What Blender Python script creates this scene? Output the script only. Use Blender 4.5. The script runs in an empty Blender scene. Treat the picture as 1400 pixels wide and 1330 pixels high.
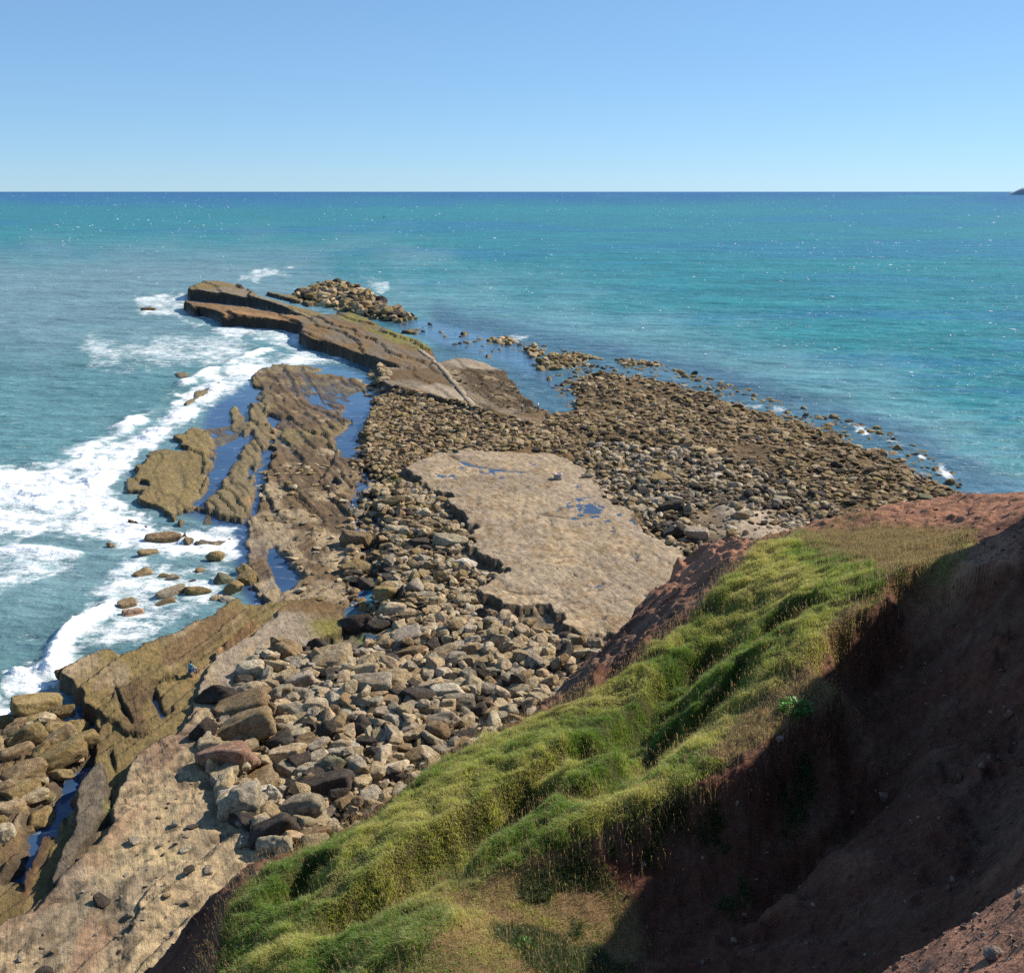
import bpy, bmesh, math, random
import numpy as np
from mathutils import Vector, Matrix
random.seed(7)
rng = np.random.default_rng(11)
scene = bpy.context.scene
COL = scene.collection

# ------------------------------------------------------------------ camera model
FPX, CX, CY, HOR = 1400.0, 700.0, 665.0, 261.0
EYE = 36.0
TH = math.atan((CY - HOR) / FPX)
CT, ST = math.cos(TH), math.sin(TH)
SUN_AZ, SUN_EL = math.radians(32), math.radians(35)      # azimuth measured from +X towards +Y
SUN = np.array([math.cos(SUN_AZ) * math.cos(SUN_EL), math.sin(SUN_AZ) * math.cos(SUN_EL), math.sin(SUN_EL)])

def ray(px, py):
    px = np.asarray(px, float); py = np.asarray(py, float)
    cy = py - CY
    return (px - CX), -cy * ST + FPX * CT, -cy * CT - FPX * ST
def ground(px, py, z=0.0):
    dx, dy, dz = ray(px, py)
    t = (z - EYE) / dz
    return dx * t, dy * t
def at_depth(px, py, Y):
    dx, dy, dz = ray(px, py)
    t = Y / dy
    return dx * t, Y + 0 * dx, EYE + dz * t
def proj(x, y, z):
    zz = z - EYE
    d = y * CT - zz * ST
    u = y * ST + zz * CT
    return CX + FPX * x / d, CY - FPX * u / d

# ------------------------------------------------------------------ numpy noise
def _h(ix, iy, iz, seed):
    n = (ix.astype(np.int64) * 374761393 + iy.astype(np.int64) * 668265263 + iz.astype(np.int64) * 2147483647 * 3 + seed * 974634541) & 0xFFFFFFFF
    n = ((n ^ (n >> 13)) * 1274126177) & 0xFFFFFFFF
    n = ((n ^ (n >> 16)) * 2246822519) & 0xFFFFFFFF
    return ((n ^ (n >> 15)) & 0xFFFFFF) / float(0xFFFFFF)
def vn2(x, y, seed=0):
    x = np.asarray(x, float); y = np.asarray(y, float)
    ix, iy = np.floor(x), np.floor(y); fx, fy = x - ix, y - iy
    u = fx * fx * fx * (fx * (fx * 6 - 15) + 10); v = fy * fy * fy * (fy * (fy * 6 - 15) + 10)
    z = np.zeros_like(ix)
    a = _h(ix, iy, z, seed); b = _h(ix + 1, iy, z, seed); c = _h(ix, iy + 1, z, seed); d = _h(ix + 1, iy + 1, z, seed)
    return ((a + (b - a) * u) * (1 - v) + (c + (d - c) * u) * v) * 2 - 1
def vn3(x, y, zz, seed=0):
    ix, iy, iz = np.floor(x), np.floor(y), np.floor(zz); fx, fy, fz = x - ix, y - iy, zz - iz
    u, v, w = [f * f * (3 - 2 * f) for f in (fx, fy, fz)]
    def L(k):
        a = _h(ix, iy, iz + k, seed); b = _h(ix + 1, iy, iz + k, seed); c = _h(ix, iy + 1, iz + k, seed); d = _h(ix + 1, iy + 1, iz + k, seed)
        return (a + (b - a) * u) * (1 - v) + (c + (d - c) * u) * v
    return (L(0) * (1 - w) + L(1) * w) * 2 - 1
def fbm(x, y, seed=0, o=4, g=0.5, l=2.03):
    s = 0; a = 1; n = 0
    for k in range(o):
        s = s + a * vn2(x + 17.3 * k, y - 9.1 * k, seed + k); n += a; a *= g; x = x * l; y = y * l
    return s / n * 1.4
def ridged(x, y, seed=0, o=4):
    s = 0; a = 1; n = 0
    for k in range(o):
        s = s + a * (1 - 2 * np.abs(vn2(x + 7.3 * k, y + 3.1 * k, seed + k))); n += a; a *= .5; x = x * 2.1; y = y * 2.1
    return s / n
def worley(x, y, seed=0):
    ix, iy = np.floor(x), np.floor(y)
    f1 = np.full(x.shape, 9.0); f2 = f1.copy(); cid = np.zeros(x.shape)
    for ax in (-1, 0, 1):
        for ay in (-1, 0, 1):
            jx, jy = ix + ax, iy + ay
            px = jx + _h(jx, jy, np.zeros_like(jx), seed); py = jy + _h(jx, jy, np.ones_like(jx), seed)
            d = np.hypot(px - x, py - y); idv = _h(jx, jy, np.full_like(jx, 2), seed)
            n = d < f1
            f2 = np.where(n, f1, np.minimum(f2, d)); cid = np.where(n, idv, cid); f1 = np.where(n, d, f1)
    return f1, f2, cid
def sstep(a, b, x):
    t = np.clip((x - a) / (b - a), 0, 1)
    return t * t * (3 - 2 * t)
def sdf_poly(X, Y, poly, margin=20.0):
    """signed distance, positive inside, computed only near the polygon"""
    P = np.array(poly, float)
    out = np.full(X.shape, -1e3)
    m = (X > P[:, 0].min() - margin) & (X < P[:, 0].max() + margin) & (Y > P[:, 1].min() - margin) & (Y < P[:, 1].max() + margin)
    if not m.any(): return out
    x, y = X[m], Y[m]
    d = np.full(x.shape, 1e9); ins = np.zeros(x.shape, bool)
    n = len(P)
    for i in range(n):
        ax, ay = P[i]; bx, by = P[(i + 1) % n]
        ex, ey = bx - ax, by - ay
        t = np.clip(((x - ax) * ex + (y - ay) * ey) / (ex * ex + ey * ey + 1e-12), 0, 1)
        d = np.minimum(d, (x - ax - t * ex) ** 2 + (y - ay - t * ey) ** 2)
        c = (ay > y) != (by > y)
        with np.errstate(divide='ignore', invalid='ignore'):
            ins ^= c & (x < ex * (y - ay) / (ey if abs(ey) > 1e-12 else 1e-12) + ax)
    out[m] = np.where(ins, np.sqrt(d), -np.sqrt(d))
    return out
def sd_line(X, Y, line):
    """unsigned distance and side (+ = left of travel) to an open polyline, and the position along it 0..1"""
    P = np.array(line, float)
    best = np.full(X.shape, 1e18); side = np.zeros(X.shape); pos = np.zeros(X.shape)
    n = len(P) - 1
    for i in range(n):
        ax, ay = P[i]; bx, by = P[i + 1]
        ex, ey = bx - ax, by - ay
        t = np.clip(((X - ax) * ex + (Y - ay) * ey) / (ex * ex + ey * ey + 1e-12), 0, 1)
        d = (X - ax - t * ex) ** 2 + (Y - ay - t * ey) ** 2
        cr = ex * (Y - ay) - ey * (X - ax)
        m = d < best
        best = np.where(m, d, best); side = np.where(m, np.sign(cr), side); pos = np.where(m, (i + t) / n, pos)
    return np.sqrt(best), side, pos
def gp(poly, z=0.0):
    a = np.array(poly, float)
    x, y = ground(a[:, 0], a[:, 1], z)
    return np.stack([x, y], 1)

# ------------------------------------------------------------------ mesh helpers
def mesh_np(name, co, faces_loops, faces_start, faces_total, smooth=True, cols=None, attrs=None):
    me = bpy.data.meshes.new(name)
    nv, nl, nf = len(co), len(faces_loops), len(faces_start)
    me.vertices.add(nv); me.vertices.foreach_set('co', np.asarray(co, np.float32).ravel())
    me.loops.add(nl); me.loops.foreach_set('vertex_index', np.asarray(faces_loops, np.int32))
    me.polygons.add(nf)
    me.polygons.foreach_set('loop_start', np.asarray(faces_start, np.int32))
    me.polygons.foreach_set('loop_total', np.asarray(faces_total, np.int32))
    me.polygons.foreach_set('use_smooth', np.full(nf, smooth, bool))
    if cols is not None:
        a = me.color_attributes.new('col', 'FLOAT_COLOR', 'POINT')
        c = np.ones((nv, 4), np.float32); c[:, :3] = cols
        a.data.foreach_set('color', c.ravel())
    for k, v in (attrs or {}).items():
        a = me.attributes.new(k, 'FLOAT', 'POINT'); a.data.foreach_set('value', np.asarray(v, np.float32).ravel())
    me.update(calc_edges=True); me.validate()
    return me
def grid_mesh(name, X, Y, Z, cols=None, attrs=None, flip=False, smooth=True):
    R, C = X.shape
    i = np.arange(R * C).reshape(R, C)
    a, b, c, d = i[:-1, :-1], i[:-1, 1:], i[1:, 1:], i[1:, :-1]
    q = np.stack([a, b, c, d] if not flip else [a, d, c, b], -1).reshape(-1, 4)
    n = len(q)
    return mesh_np(name, np.stack([X, Y, Z], -1).reshape(-1, 3), q.ravel(), np.arange(n) * 4, np.full(n, 4), smooth,
                   None if cols is None else cols.reshape(-1, 3), {k: v.ravel() for k, v in (attrs or {}).items()})
def tri_mesh(name, co, tris, cols=None, smooth=True):
    n = len(tris)
    return mesh_np(name, co, np.asarray(tris).ravel(), np.arange(n) * 3, np.full(n, 3), smooth, cols)
def link(name, me, mat=None, parent=None, label=None, cat=None, group=None, kind=None, loc=None):
    o = bpy.data.objects.new(name, me); COL.objects.link(o)
    if mat is not None and me is not None: me.materials.append(mat)
    if parent is not None: o.parent = parent
    if loc is not None: o.location = loc
    for k, v in (('label', label), ('category', cat), ('group', group), ('kind', kind)):
        if v: o[k] = v
    return o
def srgb(r, g, b):
    f = lambda c: ((c / 255 + 0.055) / 1.055) ** 2.4 if c > 10 else c / 255 / 12.92
    return np.array([f(r), f(g), f(b)])

# ------------------------------------------------------------------ node helpers
class NT:
    def __init__(s, name):
        s.m = bpy.data.materials.new(name); s.m.use_nodes = True
        s.t = s.m.node_tree; s.t.nodes.clear()
        s.out = s.n('ShaderNodeOutputMaterial')
    def n(s, t, **kw):
        nd = s.t.nodes.new(t)
        for k, v in kw.items(): setattr(nd, k, v)
        return nd
    def l(s, a, b): s.t.links.new(a, b)
    def attr(s, name):
        return s.n('ShaderNodeAttribute', attribute_name=name)
    def pos(s, scale=(1, 1, 1), rot=(0, 0, 0), obj=False):
        m = s.n('ShaderNodeMapping'); m.inputs['Scale'].default_value = scale; m.inputs['Rotation'].default_value = rot
        if obj: s.l(s.n('ShaderNodeTexCoord').outputs['Object'], m.inputs[0])
        else: s.l(s.n('ShaderNodeNewGeometry').outputs['Position'], m.inputs[0])
        return m.outputs[0]
    def noise(s, vec, scale, detail=4, rough=.55, dist=0, col=False):
        nd = s.n('ShaderNodeTexNoise'); nd.inputs['Scale'].default_value = scale; nd.inputs['Detail'].default_value = detail
        nd.inputs['Roughness'].default_value = rough; nd.inputs['Distortion'].default_value = dist
        if vec is not None: s.l(vec, nd.inputs['Vector'])
        return nd.outputs[1 if col else 0]
    def voro(s, vec, scale, feature='F1', out=0):
        nd = s.n('ShaderNodeTexVoronoi', feature=feature); nd.inputs['Scale'].default_value = scale
        s.l(vec, nd.inputs['Vector']); return nd.outputs[out]
    def ramp(s, fac, pts):
        nd = s.n('ShaderNodeValToRGB'); e = nd.color_ramp.elements
        while len(e) < len(pts): e.new(0.5)
        for k, (p, c) in enumerate(pts):
            e[k].position = p; e[k].color = (*c, 1) if hasattr(c, '__len__') else (c, c, c, 1)
        s.l(fac, nd.inputs[0]); return nd.outputs[0]
    def math(s, op, a, b=None, clamp=False):
        nd = s.n('ShaderNodeMath', operation=op, use_clamp=clamp)
        for i, v in enumerate((a, b)):
            if v is None: continue
            if isinstance(v, (int, float)): nd.inputs[i].default_value = v
            else: s.l(v, nd.inputs[i])
        return nd.outputs[0]
    def mix(s, fac, a, b, blend='MIX'):
        nd = s.n('ShaderNodeMix', data_type='RGBA', blend_type=blend)
        for i, v in ((0, fac), (6, a), (7, b)):
            if isinstance(v, (int, float)): nd.inputs[i].default_value = v
            elif hasattr(v, '__len__'): nd.inputs[i].default_value = (*v, 1)
            else: s.l(v, nd.inputs[i])
        return nd.outputs[2]
    def mapr(s, v, a, b, c, d):
        nd = s.n('ShaderNodeMapRange'); s.l(v, nd.inputs[0])
        for i, q in enumerate((a, b, c, d)):
            if isinstance(q, (int, float)): nd.inputs[i + 1].default_value = q
            else: s.l(q, nd.inputs[i + 1])
        return nd.outputs[0]
    def bump(s, h, strength, dist, normal=None):
        nd = s.n('ShaderNodeBump'); nd.inputs['Strength'].default_value = strength; nd.inputs['Distance'].default_value = dist
        s.l(h, nd.inputs['Height'])
        if normal is not None: s.l(normal, nd.inputs['Normal'])
        return nd.outputs[0]
    def principled(s, col, rough=.9, spec=.3, normal=None):
        b = s.n('ShaderNodeBsdfPrincipled')
        for k, v in (('Base Color', col), ('Roughness', rough), ('Specular IOR Level', spec)):
            if isinstance(v, (int, float)): b.inputs[k].default_value = v
            elif hasattr(v, '__len__'): b.inputs[k].default_value = (*v, 1)
            else: s.l(v, b.inputs[k])
        if normal is not None: s.l(normal, b.inputs['Normal'])
        s.l(b.outputs[0], s.out.inputs[0]); return b
def plain(name, c, rough=.8):
    t = NT(name)
    n = t.noise(t.pos((9, 9, 9), obj=True), 3, 3)
    t.principled(t.mix(1, tuple(c), t.ramp(n, [(.3, .75), (.7, 1.15)]), 'MULTIPLY'), rough)
    return t.m

def mat_rock():
    t = NT('boulder_stone')
    p = t.pos()
    big = t.noise(p, .9, 5, .6); mid = t.noise(p, 3.2, 6, .7); fine = t.noise(p, 14, 5, .75)
    c = t.mix(1, t.attr('col').outputs['Color'], t.ramp(mid, [(.25, .32), (.5, 1.0), (.72, 1.65)]), 'MULTIPLY')
    c = t.mix(t.ramp(big, [(.42, 0.0), (.62, .55)]), c, t.mix(1, c, (.62, .50, .34), 'MULTIPLY'))
    c = t.mix(t.ramp(fine, [(.58, 0.0), (.72, .6)]), c, (.50, .43, .32))
    c = t.mix(t.ramp(fine, [(.22, .7), (.38, 0.0)]), c, (.04, .033, .026))
    h = t.math('ADD', t.math('MULTIPLY', mid, 1.0), t.math('MULTIPLY', fine, .45))
    t.principled(c, .92, .2, t.bump(h, 1.0, .30)); return t.m
def mat_reef():
    t = NT('reef_rock')
    p = t.pos()
    big = t.noise(p, .16, 5, .6); mid = t.noise(t.pos((1, 1, 2)), .8, 7, .7); fine = t.noise(p, 5, 6, .75)
    m2 = t.n('ShaderNodeMapping'); m2.inputs['Scale'].default_value = (.10, 1.5, 1.0); t.l(t.pos((1, 1, 1), (0, 0, math.radians(-113))), m2.inputs[0])
    strk = t.noise(m2.outputs[0], 1.0, 6, .7, .3)
    c = t.mix(1, t.attr('col').outputs['Color'], t.ramp(mid, [(.28, .66), (.5, 1.0), (.75, 1.28)]), 'MULTIPLY')
    c = t.mix(1, c, t.ramp(strk, [(.33, .78), (.42, .98), (.5, 1.0), (.7, 1.10)]), 'MULTIPLY')
    c = t.mix(t.ramp(fine, [(.24, .8), (.36, 0.0)]), c, (.05, .036, .02))
    c = t.mix(1, c, t.ramp(big, [(.3, (.85, .82, .8)), (.7, (1.12, 1.1, 1.05))]), 'MULTIPLY')
    gr = t.noise(p, 2.2, 6, .8); g2 = t.noise(p, 11, 4, .8)
    c = t.mix(1, c, t.ramp(gr, [(.32, .62), (.5, 1.0), (.68, 1.32)]), 'MULTIPLY')
    c = t.mix(1, c, t.ramp(g2, [(.3, .72), (.7, 1.25)]), 'MULTIPLY')
    h = t.math('ADD', t.math('ADD', t.math('MULTIPLY', mid, .8), t.math('MULTIPLY', gr, .5)), t.math('ADD', t.math('MULTIPLY', fine, .3), t.math('MULTIPLY', strk, .7)))
    wet = t.attr('wet').outputs['Fac']
    t.principled(c, t.mapr(wet, 0, 1, .93, .35), t.mapr(wet, 0, 1, .2, .5), t.bump(h, .75, .35)); return t.m
def mat_sea():
    t = NT('sea_water')
    p = t.pos()
    calm = t.attr('calm').outputs['Fac']; foam = t.attr('foam').outputs['Fac']
    w1 = t.noise(t.pos((.55, 1.25, 1), (0, 0, math.radians(18))), .22, 6, .62)
    w2 = t.noise(t.pos((.6, 1.3, 1), (0, 0, math.radians(8))), .035, 5, .6)
    w3 = t.noise(p, 1.3, 4, .6)
    h = t.math('ADD', t.math('ADD', t.math('MULTIPLY', w1, 2.2), t.math('MULTIPLY', w2, 9.0)), t.math('MULTIPLY', w3, .35))
    nb = t.n('ShaderNodeBump'); nb.inputs['Distance'].default_value = 1.0
    t.l(t.mapr(calm, 0, 1, .5, .03), nb.inputs['Strength']); t.l(h, nb.inputs['Height'])
    c = t.mix(1, t.attr('col').outputs['Color'], t.ramp(w1, [(.3, .75), (.55, 1.0), (.75, 1.3)]), 'MULTIPLY')
    c = t.mix(1, c, t.ramp(w2, [(.35, .85), (.65, 1.15)]), 'MULTIPLY')
    # foam: lace of cells and streaks
    v = t.n('ShaderNodeVectorMath', operation='ADD'); t.l(t.pos((.8, 1.0, 1), (0, 0, math.radians(25))), v.inputs[0])
    sc = t.n('ShaderNodeVectorMath', operation='SCALE'); t.l(t.noise(p, .35, 5, .65, col=True), sc.inputs[0]); sc.inputs['Scale'].default_value = 5.0
    t.l(sc.outputs[0], v.inputs[1])
    edge = t.voro(v.outputs[0], .33, 'DISTANCE_TO_EDGE')
    edge2 = t.voro(v.outputs[0], .95, 'DISTANCE_TO_EDGE')
    lace = t.math('MAXIMUM', t.mapr(edge, 0, .28, 1, 0), t.math('MULTIPLY', t.mapr(edge2, 0, .3, 1, 0), .8))
    fl = t.noise(t.pos((.6, 1.1, 1), (0, 0, math.radians(25))), .5, 7, .72)
    f = t.math('ADD', t.math('MULTIPLY', lace, .46), t.math('MULTIPLY', fl, .95))        # 0 .. ~1
    fm = t.mapr(t.math('ADD', f, t.math('MULTIPLY', foam, 1.0)), .92, 1.50, 0, 1)
    fmc = t.math('MINIMUM', t.math('MAXIMUM', fm, 0), 1)
    c = t.mix(t.mapr(foam, .0, 1.0, 0, .35), c, (.30, .42, .44))
    c = t.mix(fmc, c, (.86, .88, .88))
    b = t.principled(c, t.mapr(fmc, 0, 1, t.mapr(calm, 0, 1, .32, .06), .9), t.mapr(fmc, 0, 1, t.mapr(calm, 0, 1, .10, .5), .05), nb.outputs[0])
    b.inputs['IOR'].default_value = 1.33
    return t.m
def mat_pool():
    t = NT('pool_water')
    p = t.pos(); w = t.noise(p, 2.0, 3)
    b = t.principled((.045, .07, .115), .08, .5, t.bump(w, .05, .1)); b.inputs['IOR'].default_value = 1.33
    return t.m
def mat_hill():
    t = NT('cliff_soil')
    p = t.pos(); big = t.noise(p, .5, 5, .6); mid = t.noise(p, 4, 6, .72); fine = t.noise(p, 26, 5, .7)
    pb = t.voro(p, 22, 'F1'); pc = t.voro(p, 22, 'F1', 1)
    c = t.mix(1, t.attr('col').outputs['Color'], t.ramp(mid, [(.25, .55), (.5, 1.0), (.75, 1.4)]), 'MULTIPLY')
    c = t.mix(1, c, t.ramp(big, [(.3, .8), (.7, 1.2)]), 'MULTIPLY')
    c = t.mix(1, c, t.ramp(fine, [(.3, .7), (.7, 1.25)]), 'MULTIPLY')
    st = t.math('MULTIPLY', t.ramp(pb, [(.18, 1.0), (.26, 0.0)]), t.ramp(pc, [(.72, 0.0), (.76, .8)]))
    c = t.mix(st, c, (.36, .27, .21))
    h = t.math('ADD', t.math('ADD', t.math('MULTIPLY', mid, 1.0), t.math('MULTIPLY', fine, .35)), t.math('MULTIPLY', t.ramp(pb, [(0.0, 1.0), (.4, 0.0)]), .15))
    t.principled(c, .95, .15, t.bump(h, .9, .12)); return t.m
def mat_grass(name='grass_blade', trans=.5):
    t = NT(name)
    c = t.attr('col').outputs['Color']
    d = t.n('ShaderNodeBsdfDiffuse'); tr = t.n('ShaderNodeBsdfTranslucent'); g = t.n('ShaderNodeBsdfGlossy'); g.inputs['Roughness'].default_value = .5
    t.l(c, d.inputs[0]); t.l(c, tr.inputs[0])
    m = t.n('ShaderNodeMixShader'); m.inputs[0].default_value = trans; t.l(d.outputs[0], m.inputs[1]); t.l(tr.outputs[0], m.inputs[2])
    m2 = t.n('ShaderNodeMixShader'); m2.inputs[0].default_value = .04; t.l(m.outputs[0], m2.inputs[1]); t.l(g.outputs[0], m2.inputs[2])
    t.l(m2.outputs[0], t.out.inputs[0]); return t.m
def mat_foam():
    t = NT('white_foam')
    n = t.noise(t.pos(), 1.5, 4)
    t.principled(t.ramp(n, [(.3, .72), (.7, .92)]), .9, .05); return t.m
M_ROCK, M_REEF, M_SEA, M_POOL, M_HILL, M_GRASS, M_FOAM = mat_rock(), mat_reef(), mat_sea(), mat_pool(), mat_hill(), mat_grass(), mat_foam()
# ================================================================== REEF (terrain)
TAN, BRN, OLV, GRY, DRK = np.array([.46, .345, .205]), np.array([.15, .095, .043]), np.array([.215, .155, .06]), np.array([.27, .215, .15]), np.array([.05, .037, .025])
YEL, PAL, ORG, SND, RED = np.array([.27, .235, .06]), np.array([.47, .38, .25]), np.array([.42, .24, .11]), np.array([.42, .33, .235]), np.array([.26, .105, .062])
px = np.arange(-260, 1661, 2.0)
py = np.concatenate([np.arange(362, 470, .6), np.arange(470, 700, 1.3), np.arange(700, 1000, 1.8), np.arange(1000, 1500, 2.4)])
GPX, GPY = np.meshgrid(px, py)
RX, RY = ground(GPX, GPY, 0.0)
H = -2.2 + .5 * fbm(RX / 30, RY / 30, 3)
COLR = np.empty(RX.shape + (3,)); COLR[:] = OLV * .8
WET = np.ones(RX.shape) * .6
N1 = fbm(RX / 9, RY / 9, 21, 5); N2 = fbm(RX / 2.5, RY / 2.5, 22, 4); N3 = fbm(RX / .8, RY / .8, 23, 3)
# grain along the strata (they run up-right to down-left on the ground)
a_ = math.radians(113); ca, sa = math.cos(a_), math.sin(a_)
U, V = RX * ca + RY * sa, -RX * sa + RY * ca
a2 = math.radians(67); U2, V2 = RX * math.cos(a2) + RY * math.sin(a2), -RX * math.sin(a2) + RY * math.cos(a2)
def beds(V_, per, warp, seed, amp=1.0):
    """tilted beds: each dips gently away and breaks off in a sharp scarp on the seaward side; 0..1"""
    q = V_ / per + warp + .07 * N2 + .05 * N3
    k = np.floor(q); fr = q - k
    a = .45 + .9 * _h(k, np.zeros_like(k), np.zeros_like(k), seed)
    cut_ = sstep(0, .07, fr)
    return amp * a * (fr * .75 + .25) * cut_ + (1 - cut_) * .25 * amp * a
B1 = beds(V, 4.2, 1.1 * fbm(RX / 16, RY / 30, 141, 4), 9); B1s = beds(V, 1.7, .9 * fbm(RX / 9, RY / 14, 142, 4), 10)
B2 = beds(V2, 3.4, .8 * fbm(RX / 14, RY / 20, 143, 4), 11); B2s = beds(V2, 1.2, .8 * fbm(RX / 6, RY / 10, 144, 4), 12)
NS = fbm(U / 16, V / 4, 31, 5); NS2 = fbm(U / 5, V / 1.3, 32, 4)

def setc(m, c):
    m3 = m[..., None]
    COLR[:] = COLR * (1 - m3) + np.asarray(c) * m3
def mask(poly, z=0.0, soft=1.0, wob=1.0, big=0.0):
    d = sdf_poly(RX, RY, gp(poly, z), 40) + wob * N2 + big * N1
    return sstep(0, soft, d), d
def raise_(poly, z, soft=1.0, wob=1.0, col=None, zf=None, big=0.0, wet=0.0):
    """raise the ground to height z (zf = relief on it) inside a polygon given where its top shows"""
    global H, WET
    m, d = mask(poly, float(np.mean(z)), soft, wob, big)
    top = z + (0 if zf is None else zf)
    up = (m > 0)
    H = np.where(up, np.maximum(H, -2.2 + (top + 2.2) * m), H)
    if col is not None: setc(m * (H >= -2.2 + (top + 2.2) * m - 1e-6), col)
    WET = WET * (1 - m) + wet * m
    return m, d
def cut(poly, z, soft=.6, wob=.4, col=None, at=0.0):
    global H, WET
    m, d = mask(poly, at, soft, wob)
    H = np.where(m > 0, np.minimum(H, H + (z - H) * m), H)
    if col is not None: setc(m, col)
    WET = np.maximum(WET, m * .7)
    return m

# ---- left ledges with pools at sea level
LL = [(343,512),(372,500),(400,497),(440,512),(480,515),(505,525),(500,545),(478,560),(480,590),(460,605),(462,622),(500,640),(505,690),(500,720),(500,760),(490,800),(475,830),(420,870),(372,860),(345,810),(334,750),(338,712),(352,690),(358,650),(368,610),(372,575),(355,560),(342,532)]
def terr(h, s, a=.72):
    return np.floor(h / s) * s + s * sstep(a, .98, (h / s) % 1)
NS3 = fbm(U / 26, V / 6.5, 33, 6, .58)
N4 = fbm(RX / .35, RY / .35, 24, 2)
wb = sstep(760, 690, GPY)
hl = -.20 + (.40 * B1 + .22 * B1s) * wb + (.40 * B2 + .22 * B2s) * (1 - wb) + .34 * NS3 + .10 * N1 + .05 * N3
hl = hl + .04 * N4
m, d = raise_(LL, .12 + .20 * sstep(560, 640, GPY), .7, 1.0, BRN, hl, 1.2, .35)
t_ = sstep(.25, .75, vn2(U / 7, V / 2.2, 44) * .6 + N2 * .6 + sstep(620, 760, GPY) * .55 - .05)
setc(m * sstep(.0, .35, fbm(U / 4, V / 1.6, 45, 5)) * .8, BRN * .6)
setc(m * t_ * .85, TAN * .85)
setc(m * sstep(.1, .5, N1) * (GPY < 620), OLV * .9)
RIB = [(333,572),(352,545),(366,560),(376,590),(366,612),(352,640),(352,672),(349,700),(330,712),(300,706),(274,692),(298,668),(304,640),(318,618),(334,598)]
hr = -.24 + .45 * B1 + .28 * B1s + .10 * N1
hr = hr + .04 * N3
m, d = raise_(RIB, .34, .6, .8, OLV, hr, .8, .3)
setc(m * sstep(.15, .5, NS2 + .4 * N1), ORG * .85)
m, d = raise_([(306,560),(322,548),(336,566),(350,585),(362,600),(352,604),(330,592),(312,580)], .45, .8, .7, OLV * 1.1, .25 * NS, .4, .3)
raise_([(262,580),(300,585),(345,545),(372,520),(372,640),(345,700),(320,735),(262,725),(240,700),(285,672)], -.10, 1.5, 1.0, OLV * .9, .30 * NS3 + .25 * B1 - .05, .6, .6)
OL = [(236,598),(262,580),(290,588),(296,606),(290,640),(285,672),(262,690),(246,700),(238,708),(212,694),(192,684),(196,664),(178,652),(186,632),(214,618),(250,612)]
m, d = raise_(OL, .56, .7, .7, OLV, -.22 + .30 * B1 + .10 * B1s - .016 * (RX - ground(200, 660)[0]) + .06 * N1 + .03 * N4, .9, .3)
setc(m * sstep(.1, .6, NS), OLV * 1.15)
m, d = raise_([(158,662),(176,648),(200,656),(222,668),(205,676),(192,672),(170,672)], .35, .8, .5, OLV, .1 * N2, .3, .4)
m, d = raise_([(188,620),(228,612),(250,616),(214,630),(190,622)], .3, .8, .5, OLV, .1 * N2, .3, .4)
m, d = raise_([(236,714),(250,706),(262,722),(270,735),(262,745),(244,742)], .4, .8, .5, OLV * 1.1, .1 * N2, .2, .4)
m, d = raise_([(166,706),(182,706),(196,714),(208,716),(206,722),(190,716),(168,712)], .3, .6, .4, OLV, .1 * N2, .2, .4)
m, d = raise_([(250,742),(278,735),(300,735),(322,722),(330,735),(318,745),(280,748),(258,750)], .02, 1.5, .8, OLV * .9, .12 * N2, .3, .6)
# low rocks awash further out
for q in ([(237,626),(244,620),(262,622),(262,628),(240,630)], [(232,512),(240,507),(268,510),(262,516),(238,517)], [(244,552),(262,536),(298,520),(312,518),(296,530),(272,548),(252,560)],
          [(346,503),(372,497),(420,497),(448,506),(420,513),(390,508),(360,509)], [(296,552),(310,546),(318,556),(304,562)]):
    raise_(q, .22, 1.2, .5, OLV * .95, .1 * N2, .3, .6)

# ---- the seaward end: stacked ledges dipping to the right
dip = lambda x0, y0, k: -k * np.clip(RX - ground(x0, y0, 3)[0], -50, 200)
TA = [(253,392),(272,384.5),(300,381.5),(326,385.5),(345,394),(356,400),(400,409),(430,414),(470,424),(520,440),(500,448),(440,440),(405,428),(352,407),(320,402),(290,400),(254,400)]
m, d = raise_(TA, 4.0, 1.2, .45, OLV * .95, dip(255, 392, .035) - .4 + .9 * beds(V, 9, .8 * fbm(RX / 30, RY / 60, 151, 3), 13), .8, .1)
setc(m * sstep(.0, .5, N1), GRY * .8)
TB = [(249,401),(290,402),(345,408),(372,415),(405,428),(440,440),(412,441),(390,437),(340,431),(302,429),(296,426),(290,423),(262,417),(250,411)]
m, d = raise_(TB, 3.2, 1.2, .5, BRN * 1.6, dip(250, 405, .012) - .3 + .7 * beds(V, 6, .8 * fbm(RX / 30, RY / 60, 152, 3), 14), .4, .1)
setc(m * sstep(-.1, .4, NS), ORG * .62)
TB2 = [(249,409),(268,412),(300,415),(345,420),(390,430),(412,441),(390,438),(340,432),(302,430),(296,427),(290,424),(262,418),(250,413)]
cut([(249,409),(268,411),(300,414),(345,420),(390,430),(412,441),(392,445),(340,440),(296,440),(280,436),(258,428),(246,418)], -.5, .7, .3)
m, d = raise_(TB2, 2.7, .8, .4, BRN * 1.5, .12 * NS2, .3, .1)
setc(m * sstep(.0, .4, NS2), ORG * .6)
TC = [(298,431),(330,429),(372,433),(404,437),(398,441),(372,439),(330,436),(300,435)]
m, d = raise_(TC, 2.2, .9, .2, ORG * .75, dip(300, 432, .004) + .1 * NS2, .2, .1)
C1 = [(404,448),(410,438),(440,430),(480,426),(505,434),(540,452),(575,462),(596,474),(604,487),(585,497),(560,503),(540,500),(520,493),(500,487),(470,477),(440,468),(420,464),(406,456)]
hc = dip(430, 460, .02) - .25 + .42 * B1 + .20 * B1s
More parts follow.
